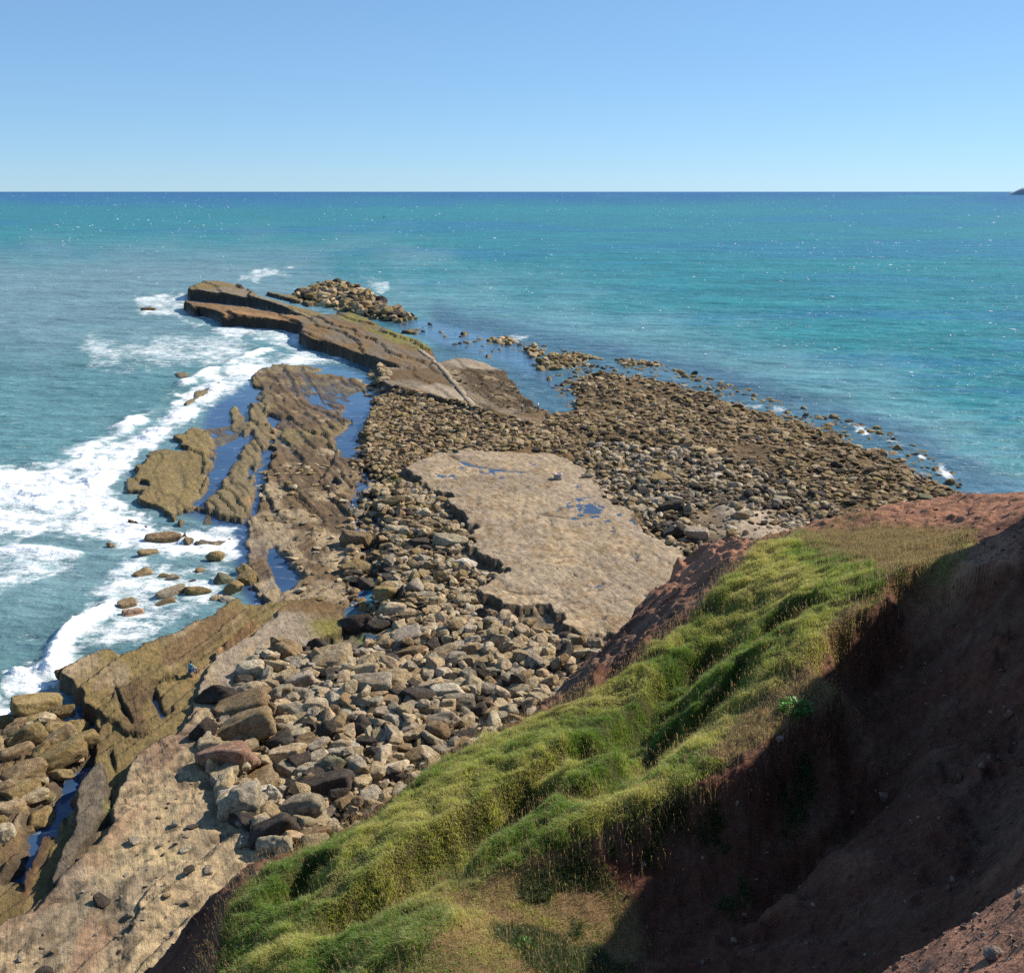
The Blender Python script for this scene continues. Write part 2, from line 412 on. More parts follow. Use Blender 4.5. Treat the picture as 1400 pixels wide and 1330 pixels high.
m, d = raise_(C1, 2.5, 1.0, .4, BRN * 1.25, hc, .6, .1)
setc(m * sstep(-.2, .4, NS + .3 * N1), GRY * .62)
setc(m * sstep(.0, .9, d) * (sdf_poly(RX, RY, gp([(470,420),(590,462),(605,482),(560,478),(500,452),(440,428)], 2.), 30) > 0) * sstep(-.1, .3, N2 + N1), YEL * .75)
C2 = [(508,500),(540,500),(562,503),(590,494),(615,487),(650,489),(690,500),(704,512),(716,530),(735,542),(760,556),(740,572),(700,570),(655,563),(640,555),(610,548),(585,540),(560,537),(530,533),(512,518)]
hc = dip(540, 510, .022) - .1 + .24 * B1 + .10 * B1s
m, d = raise_(C2, 1.9, 1.2, .7, GRY * .8, hc, .5, .1)
br = sdf_poly(RX, RY, gp([(560,503),(600,500),(625,525),(605,532),(570,518),(520,520),(515,505)], 1.9), 30)
setc(sstep(-1, 2, br + 2 * N1) * m, BRN * .95)
br = sdf_poly(RX, RY, gp([(625,505),(655,498),(700,508),(720,530),(755,552),(720,560),(680,552),(645,530)], 1.5), 30)
setc(sstep(-1, 3, br + 2.5 * N2) * m, DRK * 1.5)
setc(m * sstep(-1, 2, sdf_poly(RX, RY, gp([(690,505),(712,520),(740,545),(725,548),(700,530)], 1.3), 30) + 2 * N2), BRN * 1.1)
wd_ = sdf_poly(RX, RY, gp([(598,500),(640,503),(700,508),(722,532),(762,556),(735,565),(668,556),(640,536),(615,515)], 1.6), 30)
setc(m * sstep(-1.5, 2, wd_ + 2 * N2) * (.55 + .45 * sstep(-.3, .3, fbm(U / 9, V / 3, 46, 4))), BRN * .62)
setc(m * sstep(-1.5, 2, wd_ + 2 * N2) * sstep(.15, .45, fbm(U / 9, V / 2.5, 47, 4)) * .7, TAN * .7)
H = H + m * sstep(-1.5, 2, wd_) * (.10 * N2 + .08 * N3)
br = sdf_poly(RX, RY, gp([(572,527),(600,524),(622,530),(650,552),(640,553),(605,543),(575,535)], 1.8), 30)
setc(sstep(-.5, 1, br) * m, SND * .9)
br = sdf_poly(RX, RY, gp([(600,487),(650,489),(690,501),(670,506),(625,503)], 1.6), 30)
setc(sstep(-1, 1, br + N2) * m, SND * .8)
# far right skerry of rubble
SK = [(400,399),(420,392),(450,385),(480,390),(505,398),(520,408),(530,420),(560,432),(545,438),(510,432),(470,424),(430,412),(400,406)]
raise_(SK, .9, 3, 2, OLV * .95, .5 * N2 + .2 * N3, 1.5, .3)
raise_([(357,394),(372,398),(395,402),(420,410),(440,414),(420,416),(380,406),(360,400)], 1.0, 2, 1, OLV, .3 * N2, .5, .3)
for q in ([(577,441),(590,439),(602,441),(590,445)], [(545,452),(560,448),(578,452),(575,456),(550,456)], [(622,455),(634,450),(648,455),(640,459),(626,459)], [(682,464),(696,461),(704,464),(696,468)], [(660,484),(672,482),(676,486),(662,488)],
          [(715,476),(735,472),(742,482),(728,486)], [(728,492),(750,486),(770,482),(800,482),(822,488),(800,497),(765,503),(735,503)], [(742,512),(756,510),(760,517),(745,518)], [(845,486),(858,483),(864,489),(850,492)]):
    raise_(q, .5, 1.5, 1.0, OLV * .9, .35 * N2, .5, .4)

# ---- rubble grounds
CORE = [(500,532),(560,538),(640,556),(700,572),(760,558),(790,515),(900,512),(1000,548),(1130,582),(1230,622),(1290,655),(1500,765),(1800,900),(1800,1500),(300,1500),(330,1120),(275,1000),(330,915),(400,870),(480,840),(492,720),(500,690),(478,620),(480,595)]
raise_(CORE, .75, 3, 1.5, BRN, .25 * N1 + .15 * N2, 1.0, .1)
BR_ = [(745,522),(752,510),(790,503),(830,500),(870,505),(900,503),(930,516),(985,533),(1030,545),(1075,562),(1130,577),(1180,590),(1225,612),(1262,628),(1290,650),(1312,668),(1500,760),(1500,900),(1000,900),(880,760),(780,640),(742,600),(700,575),(760,556),(775,548)]
m, d = raise_(BR_, .9, 9, 2.5, BRN * .9, .45 * N1 + .3 * N2, 2.5, .1)
dr = sstep(0, 18, sdf_poly(RX, RY, gp([(800,640),(900,600),(1000,640),(1130,690),(1200,760),(1000,900),(860,740)], 1.), 40) + 6 * N1)
H = H + m * dr * .5
setc(m * dr, GRY * .62)
sp = sstep(-2, 3, sdf_poly(RX, RY, gp([(960,700),(1010,680),(1080,685),(1130,710),(1140,760),(1050,760),(1000,728)], 1.4), 30) + 4 * N1 + 2 * N2)
setc(m * sp, SND * .95)
sp = sstep(-1, 1, sdf_poly(RX, RY, gp([(905,612),(925,606),(960,608),(985,612),(960,620),(920,619)], 1.4), 30) + 2 * N2)
setc(m * sp * .9, TAN)
BM = [(505,525),(540,533),(585,540),(640,555),(700,570),(740,575),(800,620),(830,680),(900,745),(940,800),(900,880),(820,930),(720,1000),(560,1110),(470,1170),(380,1170),(322,1120),(285,1060),(268,990),(310,950),(330,915),(372,880),(420,862),(470,845),(480,780),(492,720),(500,660),(470,620),(475,590),(498,560)]
m, d = raise_(BM, 1.0, 3.5, 1.5, BRN * 1.15, .35 * N1 + .2 * N2, 1.2, .1)
setc(m * sstep(640, 760, GPY) * .9, GRY * .6)
setc(m * sstep(-1, 1, sdf_poly(RX, RY, gp([(610,935),(650,925),(700,930),(720,960),(680,985),(640,960)], 1.4), 30) + 2 * N2), RED * 1.1)
setc(m * sstep(-1, 1, sdf_poly(RX, RY, gp([(690,562),(745,566),(760,585),(720,580)], 1.4), 30) + 1 * N2), SND * .75)
# heap under the near boulders
hp = sstep(0, 16, sdf_poly(RX, RY, gp([(300,985),(345,930),(400,880),(450,868),(560,880),(700,900),(760,960),(560,1100),(470,1160),(375,1160),(320,1090)], 1.8), 40))
H = H + 1.3 * hp
# big flat slab
PL = [(549,640),(562,630),(600,618),(645,612),(700,613),(745,616),(790,624),(800,640),(812,652),(824,676),(868,700),(888,726),(935,752),(990,800),(960,900),(880,900),(838,870),(815,864),(775,858),(762,850),(764,840),(748,832),(715,830),(690,832),(664,818),(652,806),(672,794),(690,782),(660,764),(640,748),(643,716),(608,694),(604,676),(566,656)]
k1_, k2_, _i = worley(RX / 4.5 + .5 * N2, RY / 7 + .4 * N1, 18)
krk = sstep(.06, .008, k2_ - k1_) * sstep(-.25, .10, fbm(RX / 9, RY / 9, 66, 3))
pls = .10 * fbm(RX / 12, RY / 12, 61, 4) + .04 * NS2 + .03 * N3 + .03 * N4 - .06 * krk + .16 * (terr(fbm(RX / 10, RY / 14, 67, 4), .25, .93))
cellf1, cellf2, cid = worley(RX / 3.2 + .5 * N2, RY / 3.2 + .4 * N1, 5)
pot = sstep(.10, .34, fbm(RX / 1.3, RY / 1.5, 71, 3) - .40) * sstep(-.35, .25, fbm(RX / 14, RY / 14, 72, 3) + .25 * (GPY > 690)) * (GPY > 655)
PLZ = 1.75
m, d = raise_(PL, PLZ, .5, 1.1, np.array([.40, .31, .215]), pls - .17 * pot, .5, 0)
mpl = m
setc(m * krk * .7, DRK * 1.6)
setc(m * sstep(.1, .5, fbm(RX / 6, RY / 6, 62)) * .6, TAN * 1.12)
setc(m * sstep(.0, .5, fbm(RX / 10, RY / 10, 63)) * .55, GRY * 1.15)
setc(m * sstep(.15, .5, fbm(RX / 1.2, RY / 1.2, 64, 3)) * .5, BRN * 1.8)
setc(m * sstep(.2, .5, fbm(RX / .5, RY / .5, 65, 2)) * .35, DRK * 2.5)
gs = sdf_poly(RX, RY, gp([(690,778),(730,768),(790,776),(830,785),(800,795),(760,798),(735,808),(700,802),(685,792)], PLZ), 10) + .8 * N2
H = H + mpl * sstep(0, .3, gs) * .14; setc(mpl * sstep(0, .5, gs) * .8, GRY * 1.35)
gs = sdf_poly(RX, RY, gp([(790,640),(812,655),(822,680),(868,704),(888,730),(935,755),(935,775),(880,745),(850,715),(800,690),(770,655)], PLZ), 10) + 2 * N1
setc(mpl * sstep(-1, 2, gs) * .7, SND * .9)
for ln, dz in (([(615,622),(640,634),(670,640),(715,645)], .16), ([(735,702),(760,706),(790,708)], .12), ([(690,806),(712,812),(740,810)], .12)):
    dd, sd, ps = sd_line(RX, RY, gp(ln, PLZ)); H = H - mpl * dz * np.exp(-(dd / .35) ** 2); setc(mpl * np.exp(-(dd / .3) ** 2) * .8, DRK)

# ---- near left platforms
raise_([(90,930),(180,895),(250,870),(330,825),(400,815),(480,830),(420,900),(330,1100),(200,1330),(-200,1330),(-200,1230),(20,1200),(60,1130),(110,1060),(130,1010),(100,960)], .75, .8, .6, OLV * .9, -.25 + .5 * B2 + .3 * B2s, .3, .2)
BO = [(84,912),(110,896),(150,889),(176,892),(200,880),(236,866),(270,848),(308,826),(330,818),(350,836),(330,858),(300,876),(272,900),(250,926),(215,935),(205,960),(215,1000),(185,1012),(150,990),(118,975),(96,948)]
m, d = raise_(BO, 1.15, .6, .5, OLV * 1.05, -.15 + .40 * B2 + .14 * B2s + .05 * N1 + .05 * N3, .35, .15)
setc(m * sstep(.1, .6, N1 + .5 * NS2), TAN * .75)
setc(m * sstep(-.5, 1, sdf_poly(RX, RY, gp([(158,945),(185,925),(215,935),(208,1000),(185,1010),(165,985)], 1.2), 20)), BRN * .95)
setc(m * sstep(-.5, 1, sdf_poly(RX, RY, gp([(210,900),(300,830),(340,836),(300,872),(260,905),(230,915)], 1.2), 20) + N2 * .5), BRN * 1.25)
TS = [(268,930),(284,896),(330,868),(366,842),(396,820),(440,812),(476,824),(480,860),(440,880),(390,900),(345,935),(300,985),(240,990),(262,950)]
m, d = raise_(TS, 1.35, .7, .5, SND * .85, -.06 + .16 * B2 + .05 * N1 + .05 * N3, .3, .05)
setc(m * sstep(.1, .5, NS2), TAN * .8)
setc(m * sstep(-1, 1.5, sdf_poly(RX, RY, gp([(420,850),(470,840),(480,868),(445,880),(425,870)], 1.3), 20) + N2), YEL * .9)
setc(m * sstep(-1, 1.5, sdf_poly(RX, RY, gp([(380,818),(440,812),(480,830),(460,845),(400,832)], 1.3), 20) + 2 * N2), BRN * 1.3)
OR = [(238,938),(262,912),(290,885),(318,862),(345,840),(356,846),(330,866),(300,888),(274,908),(255,930)]
m, d = raise_(OR, 1.75, .45, .12, ORG * 1.0, .12 * N2, .15, 0)
FG = [(-300,1330),(-300,1260),(-10,1248),(30,1228),(70,1195),(118,1150),(125,1120),(142,1090),(158,1040),(175,1020),(210,1000),(236,985),(262,955),(300,960),(330,1010),(400,1090),(500,1130),(700,1200),(700,1500),(-300,1500)]
c1_, c2_, _i = worley(RX / 2.6 + .35 * N2, RY / 2.6 + .35 * N1, 8)
crk = sstep(.07, .01, c2_ - c1_) * sstep(-.1, .25, fbm(RX / 6, RY / 6, 86, 3))
hf = -.10 + .22 * B2 * sstep(.0, .5, fbm(RX / 8, RY / 8, 87, 3) + .25) + .10 * B2s - .07 * crk + .08 * N1 + .08 * NS2 + .05 * N3 + .06 * sstep(-.1, .2, fbm(RX / 3, RY / 3, 81, 4))
tt = fbm(RX / 7, RY / 4, 82, 4) * 1.6; hf = hf + .13 * (np.floor(tt * 2) / 2 + .5 * sstep(.75, .95, (tt * 2) % 1))
m, d = raise_(FG, 1.8, 1.0, .5, TAN * .95, hf, .3, 0)
mfg = m
setc(m * crk * .6, DRK * 1.6)
setc(m * sstep(.05, .5, fbm(RX / 4, RY / 4, 83)) * .7, GRY * .9)
setc(m * sstep(.1, .5, fbm(RX / 2, RY / 5, 84)) * .55, np.array([.30, .17, .105]))
setc(m * sstep(.25, .5, fbm(RX / .9, RY / .9, 85, 3)) * .6, DRK * 2.0)
setc(m * sstep(-1, 3, sdf_poly(RX, RY, gp([(140,1150),(200,1165),(240,1172),(190,1185),(150,1175)], 1.8), 20) + N2) * .7, YEL * 1.2 + .08)
setc(m * sstep(-1, 1.5, sdf_poly(RX, RY, gp([(85,1215),(105,1190),(118,1195),(100,1215)], 1.8), 20) + N2 * .5) * .8, SND * 1.1)
GB = [(92,1080),(120,1040),(140,1030),(156,1038),(160,1070),(160,1105),(140,1140),(118,1160),(96,1200),(60,1225),(70,1180),(88,1130)]
m, d = raise_(GB, 1.6, .5, .3, GRY * .62, .06 * N1 + .05 * N3 + .12 * B2s, .2, .1)
setc(m * sstep(-.4, .6, sdf_poly(RX, RY, gp([(148,1058),(158,1060),(158,1108),(150,1110)], 1.6), 10) + .6 * N2), YEL * .85)
LB = [(-260,1260),(-260,1000),(-20,985),(20,960),(60,940),(110,960),(150,1000),(150,1030),(115,1050),(95,1085),(70,1130),(50,1180),(20,1220),(-20,1250)]
m, d = raise_(LB, .75, 2.0, .8, BRN, -.5 + .8 * B2 + .5 * B2s, .5, .3)
setc(m * sstep(.05, .5, fbm(U2 / 5, V2 / 1.2, 88, 4)), TAN * .62)
RW = [(22,1190),(40,1150),(60,1120),(92,1085),(100,1095),(80,1130),(58,1165),(40,1205),(24,1225)]
m, d = raise_(RW, 1.5, .6, .3, np.array([.14, .07, .042]), .2 * NS2, .2, .1)
# clefts
for q, zz in (([(149,1046),(156,1040),(163,1062),(168,1085),(160,1105),(152,1128),(148,1128),(155,1100),(158,1080),(152,1062)], .2), ([(30,1225),(40,1185),(56,1165),(62,1178),(48,1208),(34,1232)], -.05), ([(86,1150),(92,1110),(100,1095),(103,1115),(96,1150),(88,1156)], .1),
              ([(92,1075),(96,1055),(100,1062),(96,1085)], .2), ([(62,1190),(70,1172),(78,1168),(70,1192),(56,1206),(50,1208)], .3), ([(205,968),(214,955),(230,985),(238,975),(243,985),(222,1000),(214,995)], .35), ([(153,948),(160,952),(173,985),(186,1006),(182,1012),(168,992),(158,966)], .5),
              ([(0,1160),(14,1140),(30,1118),(34,1124),(18,1148),(6,1172)], .1)):
    cut(q, zz, .45, .2, DRK * .9)
# gullies cut between the left ledges
for q in ([(296,612),(330,598),(345,590),(352,600),(336,612),(322,640),(302,668),(276,696),(262,694),(282,668),(292,640)], [(452,600),(470,585),(492,592),(478,606),(462,612)], [(470,690),(482,668),(500,662),(502,690),(492,722),(478,716)], [(446,660),(462,655),(470,666),(455,672)],
          [(364,750),(378,748),(395,768),(420,795),(405,808),(380,822),(372,800),(362,775)], [(325,742),(333,735),(338,752),(340,775),(330,778),(322,760)], [(340,695),(352,668),(361,672),(352,705),(343,712)], [(330,655),(342,640),(352,648),(342,662)], [(478,540),(500,532),(505,560),(485,572),(470,560)], [(394,738),(406,736),(406,744),(395,744)]):
    cut(q, -.35, .8, .6)
cut([(715,556.5),(733,556.5),(736,561),(727,563.5),(717,562.5)], -.3, .5, .2, None, .6)
cut([(505,868),(520,872),(528,884),(512,890),(502,880)], .9, .6, .3, YEL * .4 + .02)
setc(sstep(-.5, .8, sdf_poly(RX, RY, gp([(484,866),(500,868),(506,885),(492,878)], 1.), 10)) , np.array([.10, .17, .02]))
setc(sstep(-.5, 1, sdf_poly(RX, RY, gp([(320,790),(345,770),(355,800),(348,835),(320,828),(312,812)], .5), 10) + .6 * N2) * .8, YEL * .7)
setc(sstep(-.5, 1, sdf_poly(RX, RY, gp([(530,650),(552,655),(560,672),(545,676),(530,664)], .8), 10)), np.array([.05, .09, .02]))
# dark algae and wet rock on the steep faces near the tide line
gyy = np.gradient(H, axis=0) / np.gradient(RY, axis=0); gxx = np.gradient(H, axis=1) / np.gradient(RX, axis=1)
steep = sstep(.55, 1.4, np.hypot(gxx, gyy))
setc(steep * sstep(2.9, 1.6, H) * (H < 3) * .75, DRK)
setc(sstep(.35, .9, np.hypot(gxx, gyy)) * sstep(200, 240, RY) * .85, DRK * .7)  # steep faces of the far reef darkened at every height
# pitted surface everywhere above the tide
up = sstep(.1, .8, H)
H = H + up * (.05 * fbm(RX / .45, RY / .45, 91, 3) * sstep(480, 620, GPY)) + .10 * N2 * (1 - up)
WET = np.clip(np.maximum(WET, sstep(.55, .1, H)), 0, 1)
COLR = COLR * (1 - .42 * (sstep(.30, .0, H))[..., None])
# the sea bed dips under again on the outer rim of the sheet
reef = link('reef', grid_mesh('reef', RX, RY, H, np.clip(COLR, .004, .8), {'wet': WET}, flip=True), M_REEF, kind='structure')

def reef_h(x, y):
    """height and grid colour of the reef at world points"""
    p, q = proj(np.asarray(x, float), np.asarray(y, float), 0.0)
    fi = np.clip(np.interp(p, px, np.arange(len(px))), 0, len(px) - 1.001); fj = np.clip(np.interp(q, py, np.arange(len(py))), 0, len(py) - 1.001)
    i, j = fi.astype(int), fj.astype(int); u, v = fi - i, fj - j
    return (H[j, i] * (1 - u) + H[j, i + 1] * u) * (1 - v) + (H[j + 1, i] * (1 - u) + H[j + 1, i + 1] * u) * v

# ---- standing water in the pot-holes of the slab and in the near clefts
def pool_sheet(name, poly, z, zat):
    P = gp(poly, zat)
    bm = bmesh.new(); bm.faces.new([bm.verts.new((x, y, z)) for x, y in P]); bmesh.ops.triangulate(bm, faces=bm.faces)
    bmesh.ops.recalc_face_normals(bm, faces=bm.faces)
    if bm.faces[:][0].normal.z < 0: bmesh.ops.reverse_faces(bm, faces=bm.faces)
    me = bpy.data.meshes.new(name); bm.to_mesh(me); bm.free()
    return link(name, me, M_POOL, kind='structure')
pool_sheet('pool_water', [(592,648),(612,632),(700,622),(780,634),(796,662),(815,685),(865,708),(885,732),(930,758),(900,860),(850,862),(780,845),(755,822),(705,818),(700,808),(718,785),(690,766),(672,745),(672,712),(640,692),(625,668)], PLZ - .165, PLZ)
pool_sheet('pool_water', [(500,866),(522,870),(532,886),(512,893),(498,882)], 1.02, 1.0)
pool_sheet('pool_water', [(203,962),(214,955),(240,978),(222,1000),(212,996)], .55, .5)

# ================================================================== SEA
yy = np.concatenate([np.linspace(15, 60, 20, endpoint=False), np.geomspace(60, 620, 520, endpoint=False), np.geomspace(620, 40000, 170)])
tt_ = np.concatenate([np.linspace(-1.6, -.62, 60, endpoint=False), np.linspace(-.62, .62, 620), np.linspace(.64, 1.6, 50)])
TT, SY = np.meshgrid(tt_, yy); SX = TT * SY
SPX, SPY = proj(SX, SY, 0.0)
def psd(poly, marg=80): return sdf_poly(SPX, SPY, poly, marg)
n_a = fbm(SPX / 60, SPY / 22, 201, 4)
near_ = sstep(900, 350, SY)
DEEP, TEAL, MURK, GREEN = np.array([.015, .10, .24]), np.array([.024, .19, .218]), np.array([.155, .265, .29]), np.array([.085, .22, .235])
SC = np.empty(SX.shape + (3,)); SC[:] = TEAL
def ssc(m, c):
    SC[:] = SC * (1 - m[..., None]) + np.asarray(c) * m[..., None]
ssc(sstep(286, 264, SPY + 5 * n_a), DEEP)
band = fbm(SPX / 300, SPY / 9, 207, 3)
ssc(sstep(.1, .6, band) * .35, DEEP * 1.3); ssc(sstep(.1, .6, -band) * .35, TEAL * 1.15 + np.array([0, .02, 0]))
left = sstep(0, 1, (680 - SPX) / 420 + .3 * n_a) * sstep(305, 385, SPY + 12 * n_a + SPX * .012)
ssc(left, MURK)
ssc(sstep(-40, 60, psd([(-400,480),(100,470),(300,450),(420,470),(300,560),(100,650),(-400,760)]) + 30 * n_a) * .7, GREEN)
ssc(sstep(760, 900, SPY + 40 * n_a) * sstep(500, 300, SPX) * .5, np.array([.045, .125, .135]))
shore = psd([(600,430),(720,455),(860,480),(1000,520),(1200,575),(1330,640),(1420,690),(1400,800),(900,800),(600,600)], 160)
ssc(sstep(-110, 0, shore + 25 * n_a) * .75, np.array([.16, .31, .34]))
ssc(sstep(-26, 4, shore + 10 * n_a) * .6, np.array([.035, .075, .15]))
CALM = np.zeros(SX.shape)
calmp = psd([(285,560),(350,515),(430,500),(510,500),(520,700),(500,830),(360,870),(325,790),(320,730),(250,700)], 60)
CALM = np.maximum(CALM, sstep(-8, 6, calmp))
CALM = np.maximum(CALM, sstep(-4, 6, psd([(470,425),(600,470),(700,500),(780,548),(760,520),(740,490),(690,462),(560,432)], 60)) * .8)
CALM = np.maximum(CALM, sstep(-6, 10, psd([(20,980),(120,960),(250,960),(250,1330),(-60,1330),(-60,1100)], 60)))
ssc(CALM * sstep(470, 560, SPY), np.array([.035, .075, .155]))  # calm pools painted bluer, the sky's reflection put into their colour
ssc(CALM * (1 - sstep(470, 560, SPY)), np.array([.045, .12, .20]))
FOAM = np.zeros(SX.shape)
def foam(poly, amt, soft, wob=14):
    global FOAM
    m = sstep(0, soft, psd(poly, 70) + wob * n_a + 6 * fbm(SPX / 14, SPY / 7, 205, 3))
    FOAM = np.maximum(FOAM, m * amt)
foam([(240,555),(300,505),(370,480),(440,475),(500,490),(440,505),(360,515),(310,550),(262,590)], .62, 12, 6)
foam([(-60,640),(30,635),(100,608),(180,575),(230,545),(250,525),(290,505),(340,488),(380,480),(430,470),(450,490),(420,505),(370,505),(340,512),(320,535),(300,552),(270,575),(240,592),(190,625),(150,655),(165,690),(200,720),(240,745),(320,715),(334,730),(330,770),(280,775),(190,750),(110,740),(40,745),(-60,740)], .62, 26)
foam([(-60,655),(60,632),(150,596),(215,560),(262,522),(320,492),(380,476),(430,478),(428,500),(350,516),(312,545),(280,575),(236,604),(186,640),(160,668),(215,712),(300,712),(334,728),(332,762),(240,768),(120,745),(-60,735)], .80, 16, 9)
foam([(-60,660),(40,650),(110,622),(190,588),(240,565),(250,585),(232,606),(185,625),(150,650),(156,690),(120,710),(40,720),(-60,720)], 1.02, 22)
foam([(250,560),(280,525),(330,498),(375,485),(400,488),(345,505),(318,530),(290,560),(262,578)], .85, 12)
foam([(205,700),(245,735),(300,712),(330,712),(334,740),(318,772),(250,770),(190,745),(150,725)], .56, 12, 6)
foam([(120,780),(180,760),(260,775),(322,765),(325,800),(290,832),(230,862),(170,885),(110,890),(60,905),(90,860),(130,820)], .50, 18)
foam([(60,885),(90,860),(110,838),(135,830),(150,845),(125,868),(95,895),(60,905)], .85, 12, 6)
foam([(140,800),(160,780),(185,795),(165,815),(140,815)], .7, 10, 6)
foam([(0,920),(40,905),(85,905),(92,940),(60,950),(0,960)], .75, 10, 6)
foam([(-60,950),(0,945),(30,960),(40,985),(10,1010),(-60,1050)], .85, 10, 6)
foam([(-60,740),(60,740),(150,770),(60,810),(-60,820)], .40, 20)
foam([(170,402),(225,392),(262,395),(262,430),(300,438),(410,440),(416,470),(470,478),(505,490),(500,502),(420,500),(350,470),(260,450),(190,425)], .58, 12, 8)
foam([(205,405),(250,400),(262,418),(300,434),(290,442),(240,424)], 0.61, 10, 4)
foam([(296,441),(330,445),(395,441),(412,436),(420,462),(400,470),(385,450),(330,449),(296,447)], .95, 3.5, 2)
foam([(412,462),(440,470),(475,478),(508,488),(500,497),(460,488),(420,474)], .85, 5, 3)
foam([(112,404),(160,402),(215,404),(215,411),(150,409)], 0.48, 9, 3)
foam([(325,372),(350,366),(395,366),(412,370),(400,379),(355,385),(325,385)], 0.48, 9, 3)
foam([(440,380),(490,374),(530,380),(545,398),(520,405),(490,388)], 0.38, 9, 3)
foam([(495,425),(530,436),(560,446),(545,450),(500,436)], 0.46, 8, 3)
foam([(1160,580),(1200,588),(1240,612),(1290,640),(1330,672),(1310,672),(1270,632),(1225,606),(1180,595)], .62, 8, 4)
foam([(690,456),(760,455),(750,462),(700,464)], 0.38, 8, 3)
foam([(1020,548),(1080,562),(1060,566),(1000,556)], .45, 6, 4)
foam([(100,455),(260,440),(400,470),(380,500),(240,520),(120,500)], .42, 30)
FOAM = FOAM * (1 - .9 * CALM * (SPX > 345)) * 1.04
FOAM = FOAM * np.clip(.78 + .55 * fbm(SPX / 34 + SPY / 26, SPY / 9 - SPX / 60, 221, 4), 0, 1.25)
amp = sstep(1500, 200, SY) * (1 - CALM)
SZ = amp * (.16 * fbm(SX / 9 + SY / 30, SY / 4.5, 211, 3) + .10 * fbm(SX / 3, SY / 2, 212, 2)) + .45 * sstep(.6, 1.0, FOAM) * (1 - CALM) * (SPX < 345) * (.5 + .8 * fbm(SX / 3, SY / 2, 213, 3))
for L_, hh, ww in (([(-80,672),(0,655),(60,636),(140,602),(215,556),(262,520),(330,490),(400,468)], .9, 1.5), ([(40,925),(66,900),(100,866),(140,838),(165,800),(185,775)], .7, .9), ([(-60,700),(40,690),(110,668),(150,650)], .7, 1.3), ([(-60,760),(40,752),(120,762)], .45, 1.0), ([(150,730),(220,752),(300,748)], .35, .8)):
    a_l = np.array([ground(a, b, 0) for a, b in L_], float); dl, sl, pl_ = sd_line(SX, SY, a_l)
    rag = np.clip(.6 + .9 * fbm(SX / 7, SY / 7, 231, 3), 0, 1.4); ds = dl * sl + 1.1 * fbm(SX / 9, SY / 9, 232, 3)
    SZ = SZ + hh * rag * np.exp(-(ds / ww) ** 2) * sstep(0, .1, pl_) * sstep(1, .9, pl_)
    FOAM = np.maximum(FOAM, .88 * rag * np.exp(-((ds + .4) / (1.15 * ww)) ** 2) * sstep(0, .1, pl_) * sstep(1, .9, pl_))
sea = link('sea', grid_mesh('sea', SX, SY, SZ, SC, {'calm': CALM, 'foam': FOAM}), M_SEA, kind='structure')

# whitecaps: thin crests of broken water lying on the swell
def crest(x, y, L, W, h, yaw):
    n = 7; u = np.linspace(-1, 1, n); co = []
    for k, s in enumerate(u):
        w = W * (1 - s * s) ** .6 * (.7 + .6 * rng.random()); b = .25 * L * (s * s) * rng.uniform(.4, 1)
        for q, zz in ((-1, -.03), (0, 1), (1, -.03)):
            co.append((s * L / 2, q * w / 2 + b * .3 + rng.normal(0, W * .1), h * zz * (1 - .8 * s * s)))
    co = np.array(co); c, s_ = math.cos(yaw), math.sin(yaw)
    R = np.stack([co[:, 0] * c - co[:, 1] * s_ + x, co[:, 0] * s_ + co[:, 1] * c + y, co[:, 2] + .12 * np.clip((1500 - y) / 1300, 0, 1) - .0], -1)
    T = []
    for k in range(n - 1):
        for q in (0, 1):
            a = k * 3 + q; T += [(a, a + 3, a + 4), (a, a + 4, a + 1)]
    return R, np.array(T)
VCO, VTR, off = [], [], 0
k = 0
while k < 1300:
    qx = rng.uniform(-120, 1520); qy = 265 + 340 * rng.random() ** 1.45
    if qy > 330 and qx < 560 and rng.random() < .75: continue
    if qy > 400 and (qx < 560 or qy > 400 + (qx - 560) * .30 - 10): continue
    if fbm(np.array([qx / 120]), np.array([qy / 20]), 300, 2)[0] + rng.normal(0, .5) < -.1: continue
    x, y = ground(qx, qy, 0); mpp = math.hypot(x, y) / 1400
    L = mpp * rng.uniform(.7, 2.3) * (.35 + .65 * min(1, (qy - 264) / 60)) * (2.2 if rng.random() < .10 else 1); W = L * rng.uniform(.6, 1.6); h = mpp * rng.uniform(.15, .5)
    R, T = crest(float(x), float(y), L, W, h, rng.normal(.1, .25)); VCO.append(R); VTR.append(T + off); off += len(R); k += 1
link('sea_foam', tri_mesh('sea_foam', np.concatenate(VCO), np.concatenate(VTR)), M_FOAM, kind='stuff')

def strip(name, line, w, z0, h, col):
    P = np.array([ground(a, b, z0) for a, b in line], float); n = 40
    tpar = np.linspace(0, len(P) - 1, n); xs, ys = np.interp(tpar, range(len(P)), P[:, 0]), np.interp(tpar, range(len(P)), P[:, 1])
    tx_, ty_ = np.gradient(xs), np.gradient(ys); L_ = np.hypot(tx_, ty_); nx, ny = -ty_ / L_, tx_ / L_
    wob = rng.normal(0, .08, (n, 2)); zz = reef_h(xs, ys)
    R = np.stack([np.stack([xs + nx * (k * w / 2 + wob[:, 0] * (abs(k) > .5)), ys + ny * (k * w / 2 + wob[:, 0]), zz + (h + wob[:, 1] * .3 if abs(k) < .95 else -.3)], -1) for k in (-1.0, -.93, 0, .93, 1.0)], 1)
    return link(name, grid_mesh(name, R[..., 0], R[..., 1], R[..., 2], np.tile(np.asarray(col), (n, 5, 1)), {'wet': np.zeros((n, 5))}, flip=False), M_REEF, kind='structure')
strip('path', [(573,478),(600,499),(625,527),(652,560)], 1.1, 1.9, .14, SND * .82)
strip('path', [(365,411),(385,416),(410,423),(430,431)], 1.2, 3.2, .2, GRY * 1.0)
